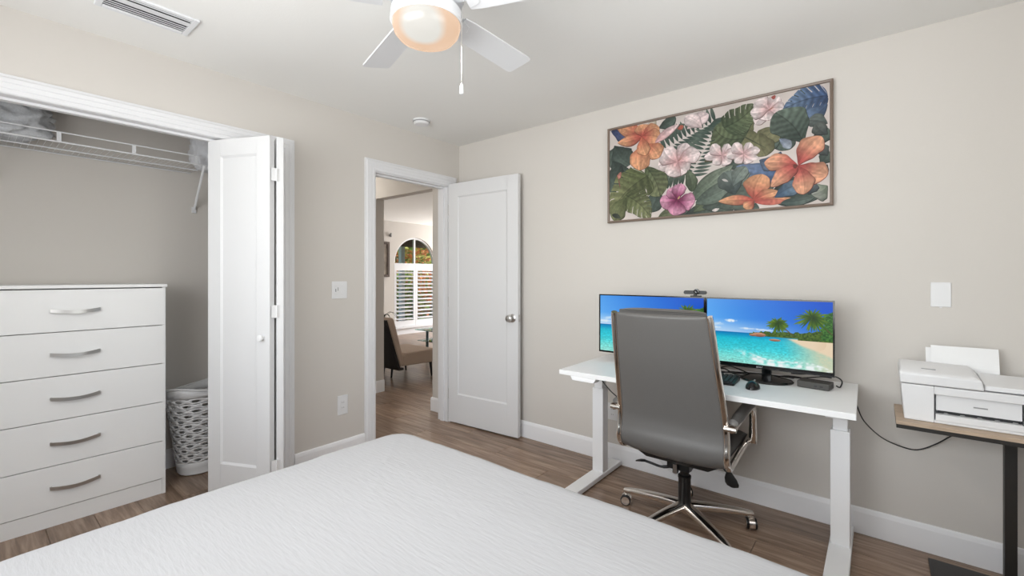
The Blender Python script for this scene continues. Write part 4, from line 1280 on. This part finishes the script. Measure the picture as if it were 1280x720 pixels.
wc = thing('webcam', (2.135, MY + 0.01, 1.162), 'small black webcam clipped on top of the left monitor', 'webcam')
wx, wz = 2.137, 1.186
m = M()
m.rings([[(wx + u, MY + t, wz + v) for u, v in [(0.048 * math.copysign(1, math.cos(a)) * (1 if abs(math.cos(a)) > 1e-6 else 0) + 0.0105 * math.cos(a), 0.0105 * math.sin(a)) for a in [2 * PI * k / 24 + 0.001 for k in range(24)]]] for t in (-0.012, -0.010, 0.012, 0.014)])
m.build('camera_body', BLACKP, wc, smooth=40)
M().lathe([(0, 0), (0.014, 0), (0.0155, 0.004), (0.014, 0.012), (0.009, 0.0125), (0.008, 0.010), (0, 0.009)], seg=24, xf=Matrix.Translation((wx + 0.012, MY - 0.010, wz + 0.006)) @ Matrix.Rotation(PI / 2, 4, 'X')).build('lens', GLOSSB, wc)
m = M().box((wx - 0.008, MY - 0.004, 1.168), (wx + 0.008, MY + 0.008, wz - 0.009))
m.box((wx - 0.026, MY - 0.002, 1.1622), (wx + 0.026, MY + 0.034, 1.169))
m.build('clip', BLACKP, wc, smooth=0, bevel=0.001)

# keyboard, mouse, dock, cables on the desk
kb = thing('keyboard', (2.16, -0.40, DZ), 'black keyboard lying on the desk behind the chair back', 'keyboard')
kxf = Matrix.Translation((2.16, -0.395, DZ + 0.0005)) @ Matrix.Rotation(math.radians(2), 4, 'Z')
m = M()
m.rings([[(x, y, z) for x, y, z in ((-0.215, -0.075, 0), (0.215, -0.075, 0), (0.215, 0.075, 0), (-0.215, 0.075, 0))], [(-0.215, -0.075, 0.012), (0.215, -0.075, 0.012), (0.215, 0.075, 0.024), (-0.215, 0.075, 0.024)]])
m.build('case', BLACKP, kb, smooth=0, bevel=0.004, xf=kxf)
m = M()
for r in range(6):
    for c in range(20):
        x, y = -0.205 + c * 0.0206, -0.066 + r * 0.0225
        z = 0.012 + (y + 0.075) / 0.15 * 0.012
        m.rings([[(x, y, z), (x + .0175, y, z), (x + .0175, y + .018, z + .0014), (x, y + .018, z + .0014)], [(x + .002, y + .002, z + .006), (x + .0155, y + .002, z + .006), (x + .0155, y + .016, z + .0074), (x + .002, y + .016, z + .0074)]])
m.build('keys', mat('dark_keycaps', (44, 44, 46), 0.5), kb, smooth=0, xf=kxf)
mu = thing('mouse', (2.455, -0.445, DZ), 'black computer mouse on the desk beside the keyboard', 'mouse')
m = M()
rs = []
for i in range(11):
    t = i / 10
    zz = 0.034 * math.sin(PI * (0.06 + 0.94 * t) * 0.5) ** 0.6 if t < 1 else 0.034
    k = math.cos(t * PI / 2 * 0.97) ** 0.45
    rs.append([(2.455 + 0.031 * k * math.cos(a), -0.445 + 0.052 * k * math.sin(a), DZ + 0.0005 + 0.034 * t * (1 - 0.10 * math.sin(a))) for a in [2 * PI * j / 28 for j in range(28)]])
m.rings(rs)
m.build('shell', GLOSSB, mu, smooth=60)
M().box((2.4515, -0.416, DZ + 0.024), (2.4585, -0.396, DZ + 0.0335)).build('scroll_wheel', GREYP, mu, smooth=0, bevel=0.003)
dk = thing('docking_station', (2.69, -0.25, DZ), 'slim dark grey docking box at the right end of the desk', 'dock')
dxf2 = Matrix.Translation((2.685, -0.245, DZ + 0.0005)) @ Matrix.Rotation(math.radians(-8), 4, 'Z')
M().box((-0.066, -0.042, 0), (0.066, 0.042, 0.032)).build('housing', mat('charcoal_plastic', (62, 60, 57), 0.5), dk, smooth=0, bevel=0.004, xf=dxf2)
for u in (0.005, 0.028):
    M().box((u, -0.0428, 0.012), (u + 0.013, -0.0415, 0.019)).build('port', BLACKP, dk, smooth=0, xf=dxf2)
cabs = [[(2.18, -0.24, DZ + .004), (2.26, -0.20, DZ + .03), (2.34, -0.235, DZ + .012), (2.46, -0.16, DZ + .006), (2.56, -0.14, DZ + .02), (2.64, -0.165, DZ + .022)],
        [(2.20, -0.17, DZ + .004), (2.28, -0.25, DZ + .022), (2.35, -0.17, DZ + .008), (2.46, -0.10, DZ + .005), (2.60, -0.13, DZ + .014), (2.70, -0.165, DZ + .04), (2.745, -0.19, DZ + .045)],
        [(2.22, -0.30, DZ + .004), (2.29, -0.22, DZ + .018), (2.33, -0.12, DZ + .004), (2.44, -0.085, DZ + .004), (2.58, -0.10, DZ + .004)],
        [(2.70, -0.20, DZ + .048), (2.755, -0.17, DZ + .05), (2.785, -0.18, DZ + .035), (2.78, -0.21, DZ + .01), (2.765, -0.20, DZ + .012)],
        [(2.20, -0.12, DZ + .004), (2.27, -0.14, DZ + .035), (2.33, -0.20, DZ + .04), (2.38, -0.15, DZ + .012), (2.41, -0.09, DZ + .004)],
        [(2.57, -0.11, DZ + .03), (2.62, -0.15, DZ + .04), (2.68, -0.13, DZ + .046), (2.73, -0.12, DZ + .04)]]
for i, c in enumerate(cabs):
    o = M().tube(spline(c), 0.0032, seg=6).build('monitor_cable', BLACKP)
    tag(o, ('black cable humped up just behind the keyboard', 'long black cable rising over the top of the dock', 'black cable lying flat behind the round monitor foot', 'black cable curling around the right end of the dock', 'thin black cable looping up left of the monitor neck', 'short black cable hanging between monitor chin and dock')[i], 'cable', 'cables under the right monitor')

# ------------------------------------------------------------------ office chair
CX, CY = 2.15, -0.49
ch = thing('office_chair', (CX, CY, 0), 'grey leather high-back swivel chair with chrome frame at the desk', 'chair')
BK = [(-0.352, 1.105, .213), (-0.345, 1.08, .217), (-0.318, 0.98, .224), (-0.285, 0.86, .231), (-0.250, 0.745, .238), (-0.224, 0.65, .243), (-0.212, 0.585, .246), (-0.214, 0.53, .249), (-0.222, 0.485, .250), (-0.214, 0.445, .250), (-0.180, 0.418, .249), (-0.130, 0.408, .247)]
bp = spline([(p[2], p[0], p[1]) for p in BK], 4)      # (half width, y, z)


def back_slab(name, material, pts, t_out, t_in, bulge, inset, smooth=50):
    """Padded slab that follows the back curve between offsets t_out (rear) and t_in (front)."""
    mm = M()
    rs = []
    n = len(pts)
    for i, p in enumerate(pts):
        d = Vector((0, pts[min(i + 1, n - 1)].y - pts[max(i - 1, 0)].y, pts[min(i + 1, n - 1)].z - pts[max(i - 1, 0)].z)).normalized()
        nr = Vector((0, d.z, -d.y))                     # towards the rear (-y on the way down)
        if nr.y > 0:
            nr = -nr
        k = min(1.0, min(i, n - 1 - i) / 3.0)
        k = 0.35 + 0.65 * math.sqrt(k * (2 - k))
        hw = p.x - inset
        ring = []
        N = 14
        for j in range(N + 1):
            u = -1 + 2 * j / N
            f = (1 - abs(u) ** 5)
            ring.append(Vector((CX + hw * u, CY + p.y, p.z)) + nr * (t_out * k * (0.35 + 0.65 * f) + bulge * (1 - u * u) * k))
        for j in range(N, -1, -1):
            u = -1 + 2 * j / N
            f = (1 - abs(u) ** 5)
            ring.append(Vector((CX + hw * u, CY + p.y, p.z)) - nr * (t_in * k * (0.35 + 0.65 * f)))
        rs.append(ring)
    mm.rings(rs)
    return mm.build(name, material, ch, smooth=smooth)


back_slab('back_panel', LEATHER, bp, 0.014, 0.004, 0.010, 0.010)
fr_pts = [Vector((p.x, p.y + 0.012, p.z + 0.012)) for p in bp[:-6]]
back_slab('backrest', DLEATHER if False else LEATHER, fr_pts, -0.006, 0.052, 0.0, 0.016)
for s in (-1, 1):
    side = [(CX + s * (p.x + 0.004), CY + p.y, p.z) for p in bp] + [(CX + s * 0.250, CY - 0.06, 0.412), (CX + s * 0.250, CY + 0.06, 0.424), (CX + s * 0.250, CY + 0.20, 0.440), (CX + s * 0.248, CY + 0.27, 0.438)]
    M().tube(side, 0.0165, seg=12, flat=0.85, up=(1, 0, 0)).build('side_frame', CHROME, ch, smooth=80)
    ax = CX + s * 0.278
    arm = spline([(ax, CY - 0.236, 0.612), (ax, CY - 0.195, 0.617), (ax, CY - 0.06, 0.625), (ax, CY + 0.09, 0.633), (ax, CY + 0.150, 0.622), (ax, CY + 0.178, 0.575), (ax, CY + 0.186, 0.50), (ax, CY + 0.190, 0.436)], 5)
    am = M().tube(arm, 0.0180, seg=12, flat=1.05, up=(1, 0, 0))
    am.cyl((CX + s * 0.246, CY - 0.232, 0.610), (ax + s * 0.017, CY - 0.232, 0.610), 0.011, seg=14)
    am.cyl((CX + s * 0.246, CY + 0.190, 0.441), (ax + s * 0.017, CY + 0.190, 0.441), 0.011, seg=14)
    a = am.build('armrest', CHROME, ch, smooth=80)
    pad = spline([(ax, CY - 0.205, 0.630), (ax, CY - 0.06, 0.640), (ax, CY + 0.08, 0.648), (ax, CY + 0.135, 0.640)], 5)
    M().tube(pad, [0.020] * 3 + [0.024] * (len(pad) - 5) + [0.018] * 2, seg=12, flat=1.0, up=(1, 0, 0)).build('arm_pad', LEATHER, a, smooth=80)
# seat cushion
m = M()
rs = []
for i in range(13):
    t = i / 12
    y = CY - 0.205 + 0.475 * t
    zt_ = 0.478 + 0.018 * math.sin(PI * min(1, t * 1.05)) - 0.02 * max(0, t - 0.85) / 0.15
    ring = []
    for j in range(28):
        a = 2 * PI * j / 28
        u, v = math.copysign(abs(math.cos(a)) ** 0.4, math.cos(a)), math.copysign(abs(math.sin(a)) ** 0.5, math.sin(a))
        e = 0.75 if i in (0, 12) else 1.0
        ring.append((CX + 0.238 * u, y, (zt_ + 0.408 + 0.01 * t) / 2 + (zt_ - 0.408) / 2 * v * e))
    rs.append(ring)
m.rings(rs)
m.build('seat', DLEATHER, ch, smooth=60)
m = M()
m.rings([[(CX - .215, CY - .15, 0.402), (CX + .215, CY - .15, 0.402), (CX + .215, CY + .22, 0.412), (CX - .215, CY + .22, 0.412)], [(CX - .15, CY - .13, 0.358), (CX + .15, CY - .13, 0.358), (CX + .15, CY + .16, 0.365), (CX - .15, CY + .16, 0.365)]])
m.build('seat_pan', BLACKP, ch, smooth=0)
m = M().box((CX - 0.055, CY - 0.10, 0.315), (CX + 0.055, CY + 0.11, 0.357))
m.box((CX - 0.018, CY - 0.125, 0.305), (CX + 0.004, CY - 0.095, 0.357))
m.cyl((CX, CY, 0.285), (CX, CY, 0.32), 0.036, seg=20)
m.build('tilt_mechanism', BLACKP, ch, smooth=40, bevel=0.003)
M().box((CX - 0.014, CY - 0.128, 0.308), (CX + 0.004, CY - 0.1245, 0.350)).build('mechanism_plate', NICKEL, ch, smooth=0)
m = M().tube(spline([(CX - 0.03, CY - 0.08, 0.322), (CX - 0.08, CY - 0.10, 0.312), (CX - 0.13, CY - 0.105, 0.318), (CX - 0.17, CY - 0.108, 0.323)]), [0.008] * 6 + [0.0065] * 13, seg=8)
m.rings([[(CX - 0.16 - 0.055 * t, CY - 0.108 + w_ * math.cos(a), 0.323 - 0.012 * t * t + 0.006 * (1 - .5 * t) * math.sin(a)) for a in [2 * PI * k / 10 for k in range(10)]] for t, w_ in ((0, .008), (.25, .016), (.6, .018), (.9, .013), (1.0, .004))])
m.build('height_lever', BLACKP, ch, smooth=60)
m = M().cyl((CX + 0.18, CY - 0.02, 0.37), (CX + 0.215, CY - 0.03, 0.345), 0.012, seg=12)
m.rings([[(CX + 0.215 + 0.02 * t + w_ * math.cos(a), CY - 0.03 + 0.010 * math.sin(a), 0.352 - 0.075 * t) for a in [2 * PI * k / 16 for k in range(16)]] for t, w_ in ((0, .010), (.2, .015), (.5, .027), (.8, .031), (.95, .026), (1.0, .012))])
m.build('tension_knob', BLACKP, ch, smooth=60)
M().cyl((CX, CY, 0.245), (CX, CY, 0.284), 0.022, seg=24).build('gas_lift', BLACKP, ch)
M().lathe([(0, 0.105), (0.033, 0.105), (0.031, 0.14), (0.030, 0.243), (0.032, 0.246), (0.032, 0.258), (0.026, 0.261), (0, 0.261)], c=(CX, CY, 0), seg=28).build('lift_cover', BLACKP, ch)
M().lathe([(0, 0.078), (0.040, 0.078), (0.046, 0.088), (0.046, 0.112), (0.038, 0.118), (0, 0.118)], c=(CX, CY, 0), seg=28).build('hub', CHROME, ch)
for k in range(5):
    a = math.radians(105.7 + 72 * k)
    xf = Matrix.Translation((CX, CY, 0)) @ Matrix.Rotation(a, 4, 'Z')
    m = M()
    rs = []
    for t in [i / 12 for i in range(13)]:
        x = 0.030 + 0.305 * t
        zc = 0.103 - 0.026 * t ** 2
        hw = 0.030 - 0.011 * t - (0.006 if t == 1 else 0)
        hh = 0.023 - 0.011 * t
        rs.append([(x, hw * math.copysign(abs(math.cos(q)) ** 0.7, math.cos(q)), zc + hh * math.copysign(abs(math.sin(q)) ** 0.7, math.sin(q))) for q in [2 * PI * i / 16 for i in range(16)]])
    m.rings(rs)
    sp_ = m.build('base_spoke', CHROME, ch, smooth=60, xf=xf)
    r0 = 0.326
    cax = xf @ Matrix.Translation((r0, 0, 0)) @ Matrix.Rotation((2.3, 0.25, 2.75, 1.2, 2.0)[k] - a, 4, 'Z')
    ca_ = M().cyl((0, 0, 0.055), (0, 0, 0.074), 0.008, seg=12)
    hood = [(-0.032 * math.cos(q), 0.028 + 0.031 * math.sin(q)) for q in [PI * i / 10 for i in range(11)]] + [(0.026, 0.014), (-0.026, 0.014)]
    ca_.prism(hood, 1, -0.0135, 0.0135)
    c_o = ca_.build('caster', CHROME, ch, smooth=40, xf=cax)
    for yy in (-0.0240, 0.0140):
        M().cyl((0, yy, 0.028), (0, yy + 0.010, 0.028), 0.028, seg=24).build('wheel', BLACKP, c_o, xf=cax, bevel=0.002)
        M().cyl((0, yy - .0012 if yy < 0 else yy + .010, 0.028), (0, yy if yy < 0 else yy + 0.0112, 0.028), 0.022, seg=20).build('wheel_cap', CHROME, c_o, xf=cax)

# ------------------------------------------------------------------ printer table and printer
tb = thing('printer_table', (3.3, -0.2, 0), 'small side table with oak top and black metal leg under the printer', 'side table')
PX0, PX1, PY0, PY1, PZ = 2.977, 3.58, -0.355, -0.035, 0.672
m = M().box((PX0, PY0, PZ - 0.014), (PX1, PY1, PZ))
m.build('table_top', TWOOD, tb, smooth=0, bevel=0.001)
m = M()
for lo, hi in (((PX0, PY0), (PX1, PY0 + .022)), ((PX0, PY1 - .022), (PX1, PY1)), ((PX0, PY0 + .022), (PX0 + .022, PY1 - .022)), ((PX1 - .022, PY0 + .022), (PX1, PY1 - .022))):
    m.box((lo[0] + .001, lo[1] + .001, PZ - 0.030), (hi[0] - .001, hi[1] - .001, PZ - 0.0142))
m.build('top_frame', BLACKM, tb, smooth=0)
M().box((3.322, -0.125, 0.012), (3.358, -0.085, PZ - 0.0145)).build('leg', BLACKM, tb, smooth=0, bevel=0.003)
M().box((3.093, -0.345, 0.0), (3.56, -0.085, 0.012)).build('base_plate', BLACKM, tb, smooth=0, bevel=0.002)

pr_ = thing('printer', (3.22, -0.19, PZ), 'white all-in-one inkjet printer on the oak-topped side table', 'printer')
QX0, QX1, QY0, QY1, QZ = 3.005, 3.437, -0.300, -0.055, PZ + 0.001
SZ1 = 0.822
SLX0, SLX1, SLZ0, SLZ1 = 3.098, 3.350, QZ + 0.012, 0.790
m = M()
lo0, lo1 = 0.0, 0.010
# body around the output opening (a hollow front)
def slab(x0, x1, y0, y1, z0, z1, tl=0.0):
    m.rings([[(x0, y0, z0), (x1, y0, z0), (x1, y1, z0), (x0, y1, z0)], [(x0 - tl, y0, z1), (x1, y0, z1), (x1, y1, z1), (x0 - tl, y1, z1)]])
slab(QX0, SLX0, QY0, QY1, QZ, SZ1, 0.011)
slab(SLX1, QX1, QY0, QY1, QZ, SZ1)
slab(SLX0, SLX1, QY0, QY1, SLZ1, SZ1)
slab(SLX0, SLX1, QY0 + 0.12, QY1, QZ, SLZ1)
slab(SLX0, SLX1, QY0, QY0 + 0.12, QZ, SLZ0)
m.build('body', WPLA, pr_, smooth=0, bevel=0.003)
# flap that closes the upper part of the opening, rollers and paper ledge
M().box((SLX0 + 0.006, QY0 + 0.016, QZ + 0.050), (SLX1 - 0.006, QY0 + 0.024, SLZ1 - 0.001)).build('output_flap', WPLA, pr_, smooth=0, bevel=0.002)
M().box((SLX0 + 0.012, QY0 + 0.026, QZ + 0.038), (SLX1 - 0.010, QY0 + 0.030, QZ + 0.0495)).build('output_slot', DARKGAP, pr_, smooth=0)
for i in range(5):
    x = SLX0 + 0.030 + i * 0.048
    M().box((x, QY0 + 0.016, QZ + 0.0375), (x + 0.014, QY0 + 0.0255, QZ + 0.042)).build('roller', GREYP, pr_, smooth=0, bevel=0.002)
M().box((SLX0 + 0.004, QY0 - 0.004, QZ + 0.0125), (SLX1 - 0.004, QY0 + 0.028, QZ + 0.037)).build('paper_tray', WPLA, pr_, smooth=0, bevel=0.002)
M().box((SLX0 + 0.115, QY0 + 0.0145, QZ + 0.078), (SLX0 + 0.155, QY0 + 0.0163, QZ + 0.083)).build('flap_grip', GREYP, pr_, smooth=0)
# scanner lid: tall feeder on the left, low lid on the right
m = M()
m.rings([[(x, y, z) for x, y, z in ((QX0 - 0.014, QY0 - 0.003, SZ1 + 0.003), (3.243, QY0 - 0.003, SZ1 + 0.003), (3.243, -0.095, SZ1 + 0.003), (QX0 - 0.014, -0.095, SZ1 + 0.003))],
         [(QX0 - 0.016, QY0 - 0.003, 0.868), (3.236, QY0 - 0.003, 0.864), (3.236, -0.095, 0.874), (QX0 - 0.016, -0.095, 0.878)],
         [(QX0 - 0.012, QY0 + 0.020, 0.886), (3.205, QY0 + 0.022, 0.878), (3.215, -0.100, 0.892), (QX0 - 0.012, -0.100, 0.898)]])
m.build('document_feeder', WPLA, pr_, smooth=30, bevel=0.006, seg=3)
M().box((3.06, -0.262, 0.8835), (3.105, -0.256, 0.8870)).build('badge', GREYP, pr_, smooth=0)
m = M()
m.rings([[(3.244, QY0 + 0.012, SZ1 + 0.004), (QX1, QY0 + 0.012, SZ1 + 0.004), (QX1, -0.10, SZ1 + 0.004), (3.244, -0.10, SZ1 + 0.004)],
         [(3.244, QY0 + 0.014, 0.845), (QX1, QY0 + 0.014, 0.845), (QX1, -0.10, 0.866), (3.244, -0.10, 0.866)]])
m.build('scanner_lid', WPLA, pr_, smooth=0, bevel=0.004)
m = M().box((3.085, -0.0945, SZ1 + .001), (3.345, -0.062, 0.850))
m.build('paper_support', WPLA, pr_, smooth=0, bevel=0.003)
def sheet(x0, x1, y0, z0, z1, lean):
    mm = M()
    rs = []
    for i in range(9):
        t = i / 8
        y = y0 + lean * t - 0.006 * math.sin(PI * t)
        z = z0 + (z1 - z0) * t
        rs.append([(x0, y, z), (x1, y, z), (x1, y + 0.0006, z), (x0, y + 0.0006, z)])
    mm.rings(rs)
    return mm.build('paper_sheet', PAPER, smooth=0)
tag(sheet(3.103, 3.313, -0.092, 0.853, 0.966, 0.030), 'front sheet of white paper standing in the printer feed', 'paper')
tag(sheet(3.086, 3.296, -0.086, 0.853, 0.954, 0.034), 'rear sheet of white paper peeking out left of the front one', 'paper')

# ------------------------------------------------------------------ living room seen through the doorway
# arched window with shutters
win = M()
fw_ = 0.035
arc = [(WC + (WR - 0.0) * math.cos(PI * i / 28), WS + (WR - 0.0) * math.sin(PI * i / 28)) for i in range(29)]
arc_i = [(WC + (WR - fw_) * math.cos(PI * i / 28), WS + (WR - fw_) * math.sin(PI * i / 28)) for i in range(29)]
loop_o = [(WC + WR, WB)] + arc + [(WC - WR, WB)]
loop_i = [(WC + WR - fw_, WB + fw_)] + arc_i + [(WC - WR + fw_, WB + fw_)]
rs = [[(FX - 0.09, a[0], a[1]), (FX - 0.03, a[0], a[1]), (FX - 0.03, b[0], b[1]), (FX - 0.09, b[0], b[1])] for a, b in zip(loop_o, loop_i)]
win.rings(rs + [rs[0]], cap=False)
win.box((FX - 0.085, WC - 0.018, WB + fw_), (FX - 0.035, WC + 0.018, WS + WR - fw_))
win.box((FX - 0.085, WC - WR + fw_, 1.50), (FX - 0.035, WC - .018, 1.55))
win.box((FX - 0.085, WC + .018, 1.50), (FX - 0.035, WC + WR - fw_, 1.55))
wn = struct(win.build('window_1', TRIM, smooth=0, weld=True), 'white arched living room window with plantation shutters below')
m = M()
m.rings([[(FX - 0.062, a, b) for a, b in loop_i], [(FX - 0.060, a, b) for a, b in loop_i]])
m.build('pane', GLASS, wn, smooth=0)
M().box((FX - 0.03, WC - WR - 0.05, WB - 0.03), (FX + 0.06, WC + WR + 0.05, WB)).build('window_sill', TRIM, wn, smooth=0)
for y0, y1 in ((WC - WR + 0.004, WC - 0.003), (WC + 0.003, WC + WR - 0.004)):
    z0, z1 = WB + 0.004, 1.52
    m = M()
    s = 0.055
    for q in ((y0, y0 + s, z0, z1), (y1 - s, y1, z0, z1), (y0 + s, y1 - s, z0, z0 + 0.13), (y0 + s, y1 - s, z1 - 0.13, z1)):
        m.box((FX - 0.028, q[0], q[2]), (FX, q[1], q[3]))
    pnl = m.build('shutter_panel', TRIM, wn, smooth=0, weld=True)
    a, b = z0 + 0.13, z1 - 0.13
    for i in range(13):
        zc = a + (b - a) * (i + 0.5) / 13
        xf = Matrix.Translation((FX - 0.014, 0, zc)) @ Matrix.Rotation(math.radians(22), 4, 'Y')
        M().box((-0.036, y0 + s + .002, -0.005), (0.036, y1 - s - .002, 0.005), xf=xf).build('slat', TRIM, pnl, smooth=0)

lp = thing('framed_picture', (FX, 2.78, 1.25), 'dark framed picture on the far living room wall, cut by the hall wall', 'picture')
m = M()
for q in ((2.40, 2.45, 1.25, 1.99), (2.85, 2.90, 1.25, 1.99), (2.45, 2.85, 1.25, 1.30), (2.45, 2.85, 1.94, 1.99)):
    m.box((FX + 0.001, q[0], q[2]), (FX + 0.03, q[1], q[3]))
m.build('frame', mat('dark_brown_frame', (72, 56, 46), 0.5), lp, smooth=0)
M().box((FX + 0.002, 2.45, 1.30), (FX + 0.012, 2.85, 1.94)).build('print', mat('muted_print', (150, 140, 130), 0.7, var=0.3, scale=9), lp, smooth=0)
m = M().lathe([(0, 0), (0.030, 0), (0.030, 0.012), (0.018, 0.02), (0, 0.022)], seg=18, xf=Matrix.Translation((FX, 2.93, 2.13)) @ Matrix.Rotation(PI / 2, 4, 'Y'))
m.box((FX + 0.018, 2.922, 2.10), (FX + 0.05, 2.938, 2.18))
tag(m.build('wall_hook', GREYP), 'small grey wall fitting above the dark framed picture', 'hook')

# slipper chair (seen from its side), facing the added wall opening
sc_ = thing('slipper_chair', (-1.80, 0.75, 0), 'low beige upholstered slipper chair just beyond the hall opening', 'chair')
X1, X0 = -1.478, -2.08
seat = [(0.50, 0.195), (0.50, 0.30), (0.56, 0.345), (1.00, 0.352), (1.035, 0.33), (1.04, 0.20), (1.02, 0.178)]
M().prism(seat, 0, X0, X1).build('seat', BEIGE, sc_, smooth=30, bevel=0.02, seg=3)
bk_ = [(0.475, 0.185), (0.535, 0.225), (0.50, 0.36), (0.385, 0.755), (0.365, 0.785), (0.315, 0.788), (0.290, 0.760)]
M().prism(bk_, 0, X0, X1).build('backrest', BEIGE, sc_, smooth=30, bevel=0.02, seg=3)
M().prism([(0.284, 0.762), (0.270, 0.755), (0.452, 0.150), (0.520, 0.150), (0.520, 0.178), (0.470, 0.180)], 0, X0 + .004, X1 - .004).build('rear_panel', DKPLAIN, sc_, smooth=0)['label'] = 'black rear panel'  # rear face of the backrest made plain black
for x in (X0 + 0.05, X1 - 0.03):
    M().cyl((x, 0.975, 0), (x, 0.955, 0.19), 0.010, 0.020, seg=10).build('leg', DKPLAIN, sc_)
    xr = x + 0.05 if x < -1.8 else x - 0.30
    M().cyl((xr, 0.58, 0), (xr, 0.60, 0.20), 0.010, 0.020, seg=10).build('leg', DKPLAIN, sc_)

pt = thing('potted_plant', (-2.40, 0.80, 0), 'dark-leaved plant in a tall black pot behind the slipper chair', 'plant')
M().lathe([(0, 0), (0.09, 0), (0.13, 0.46), (0.12, 0.46), (0.11, 0.43), (0, 0.43)], c=(-2.40, 0.80, 0), seg=24).build('pot', DKPLAIN, pt)
rp = random.Random(5)
dkleaf = mat('dark_leaf', (40, 58, 38), 0.5)
for i in range(11):
    a = i / 11 * 2 * PI + rp.uniform(-.2, .2)
    L = rp.uniform(0.16, 0.28)
    hgt = rp.uniform(0.12, 0.26)
    rs = []
    for t in [k / 6 for k in range(7)]:
        r = L * t
        z = 0.53 + hgt * math.sin(PI * 0.72 * t)
        wd = 0.020 * math.sin(PI * (0.1 + 0.88 * t))
        c = Vector((-2.40 + r * math.cos(a), 0.80 + r * math.sin(a), z))
        side = Vector((-math.sin(a), math.cos(a), 0)) * wd
        rs.append([c - side, c + Vector((0, 0, -0.004)), c + side, c + Vector((0, 0, 0.003))])
    M().rings and None
    mm = M()
    mm.rings(rs)
    mm.build('leaf', dkleaf, pt, smooth=60)

gt = thing('glass_table', (-2.2, 1.85, 0), 'two-tier glass coffee table with metal posts near the arched window', 'table')
GX0, GX1, GY0, GY1 = -2.62, -1.60, 1.60, 2.15
M().box((GX0, GY0, 0.44), (GX1, GY1, 0.452)).build('glass_top', TABLEG, gt, smooth=0)
M().box((GX0 + .02, GY0 + .03, 0.275), (GX1 - .02, GY1 - .03, 0.285)).build('glass_shelf', TABLEG, gt, smooth=0)
for x in (GX0 + 0.17, GX1 - 0.17):
    for y in (GY0 + 0.10, GY1 - 0.10):
        m = M().cyl((x, y, 0), (x, y, 0.2745), 0.022, seg=14)
        m.cyl((x, y, 0.2855), (x, y, 0.4395), 0.022, seg=14)
        m.build('leg', mat('dark_steel', (78, 92, 96), 0.35, metal=0.6), gt)

# ------------------------------------------------------------------ garden outside the arched window
m = M()
m.box((-30, -12, -0.20), (-5.24, 24, -0.14))
struct(m.build('lawn', LAWN, smooth=0), 'green lawn outside the arched window')
m = M()
m.box((-7.0, 1.5, -0.14), (-5.24, 7.5, -0.10))
struct(m.build('patio', PAVE, smooth=0), 'pale patio paving outside the arched window')
m = M()
m.box((-7.1, 1.5, 2.30), (-5.24, 7.5, 2.42))
m.box((-7.1, 1.5, 2.06), (-6.95, 7.5, 2.30))
struct(m.build('roof_eave', EAVE, smooth=0), 'brown boarded eave over the patio outside the arched window')
M2 = M().box((-7.08, 4.62, -0.10), (-6.97, 4.74, 2.06))
struct(M2.build('pillar', TRIM, smooth=0), 'white porch post outside the arched window')


def bush(name, c, r, n, label, cat, weights, seed, big=1.0):
    rr = random.Random(seed)
    root = thing(name, (c[0], c[1], -0.14), label, cat, None)
    mm = M()
    for i in range(n):
        while True:
            p = Vector((rr.uniform(-1, 1), rr.uniform(-1, 1), rr.uniform(-1, 1)))
            if 0.25 < p.length < 1:
                break
        q = Vector((c[0] + p.x * r[0], c[1] + p.y * r[1], c[2] + p.z * r[2]))
        if q.z < -0.1:
            continue
        d = (p + Vector((rr.uniform(-.7, .7), rr.uniform(-.7, .7), rr.uniform(-.2, .9)))).normalized()
        s = d.orthogonal().normalized()
        s.rotate(Matrix.Rotation(rr.uniform(0, 6.28), 3, d))
        L, wd = rr.uniform(.16, .34) * big, rr.uniform(.035, .065) * big
        mi = rr.choices((0, 1, 2), weights)[0]
        k = d.cross(s) * 0.015
        mm.face([q, q + d * L * .5 + s * wd + k, q + d * L, q + d * L * .5 - s * wd + k], mi)
    o = mm.build('foliage', LEAF, root, smooth=0, keep=True)
    o['kind'] = 'stuff'
    st = M()
    for i in range(4):
        a = i * 1.6 + seed
        st.tube([(c[0] + .04 * math.cos(a), c[1] + .04 * math.sin(a), -0.14), (c[0] + .2 * r[0] * math.cos(a), c[1] + .2 * r[1] * math.sin(a), c[2] * .6), (c[0] + .5 * r[0] * math.cos(a), c[1] + .5 * r[1] * math.sin(a), c[2] + r[2] * .3)], [0.05, 0.035, 0.015], seg=6)
    st.build('stems', mat('bark', (110, 92, 74), 0.9, var=0.2, scale=10), root)


bush('bush', (-8.7, 5.6, 0.55), (0.8, 0.75, 0.75), 1500, 'green garden bush low behind the left-hand shutter', 'bush', (5, 3, 1), 1)
bush('bush', (-9.3, 7.5, 0.60), (0.85, 0.9, 0.80), 1500, 'reddish-leaved garden bush beside the green one', 'bush', (2, 2, 5), 2)
bush('tree', (-12.6, 9.0, 2.1), (1.2, 1.0, 1.5), 1900, 'rust and lime tree rising into the middle of the arched window', 'tree', (3, 4, 6), 3, 1.5)
bush('tree', (-13.6, 12.4, 2.2), (1.3, 1.2, 1.7), 1900, 'green and rust tree at the right of the arched window view', 'tree', (5, 4, 2), 4, 1.5)
bush('tree', (-13.8, 5.6, 2.0), (1.3, 1.1, 1.7), 1700, 'orange-tinted tree at the left of the arched window view', 'tree', (3, 2, 4), 6, 1.5)
bush('hedge', (-17.5, 11.0, 1.4), (1.2, 7.5, 2.6), 6500, 'tall dense green hedge closing the garden behind the trees', 'hedge', (8, 3, 1), 7, 2.2)
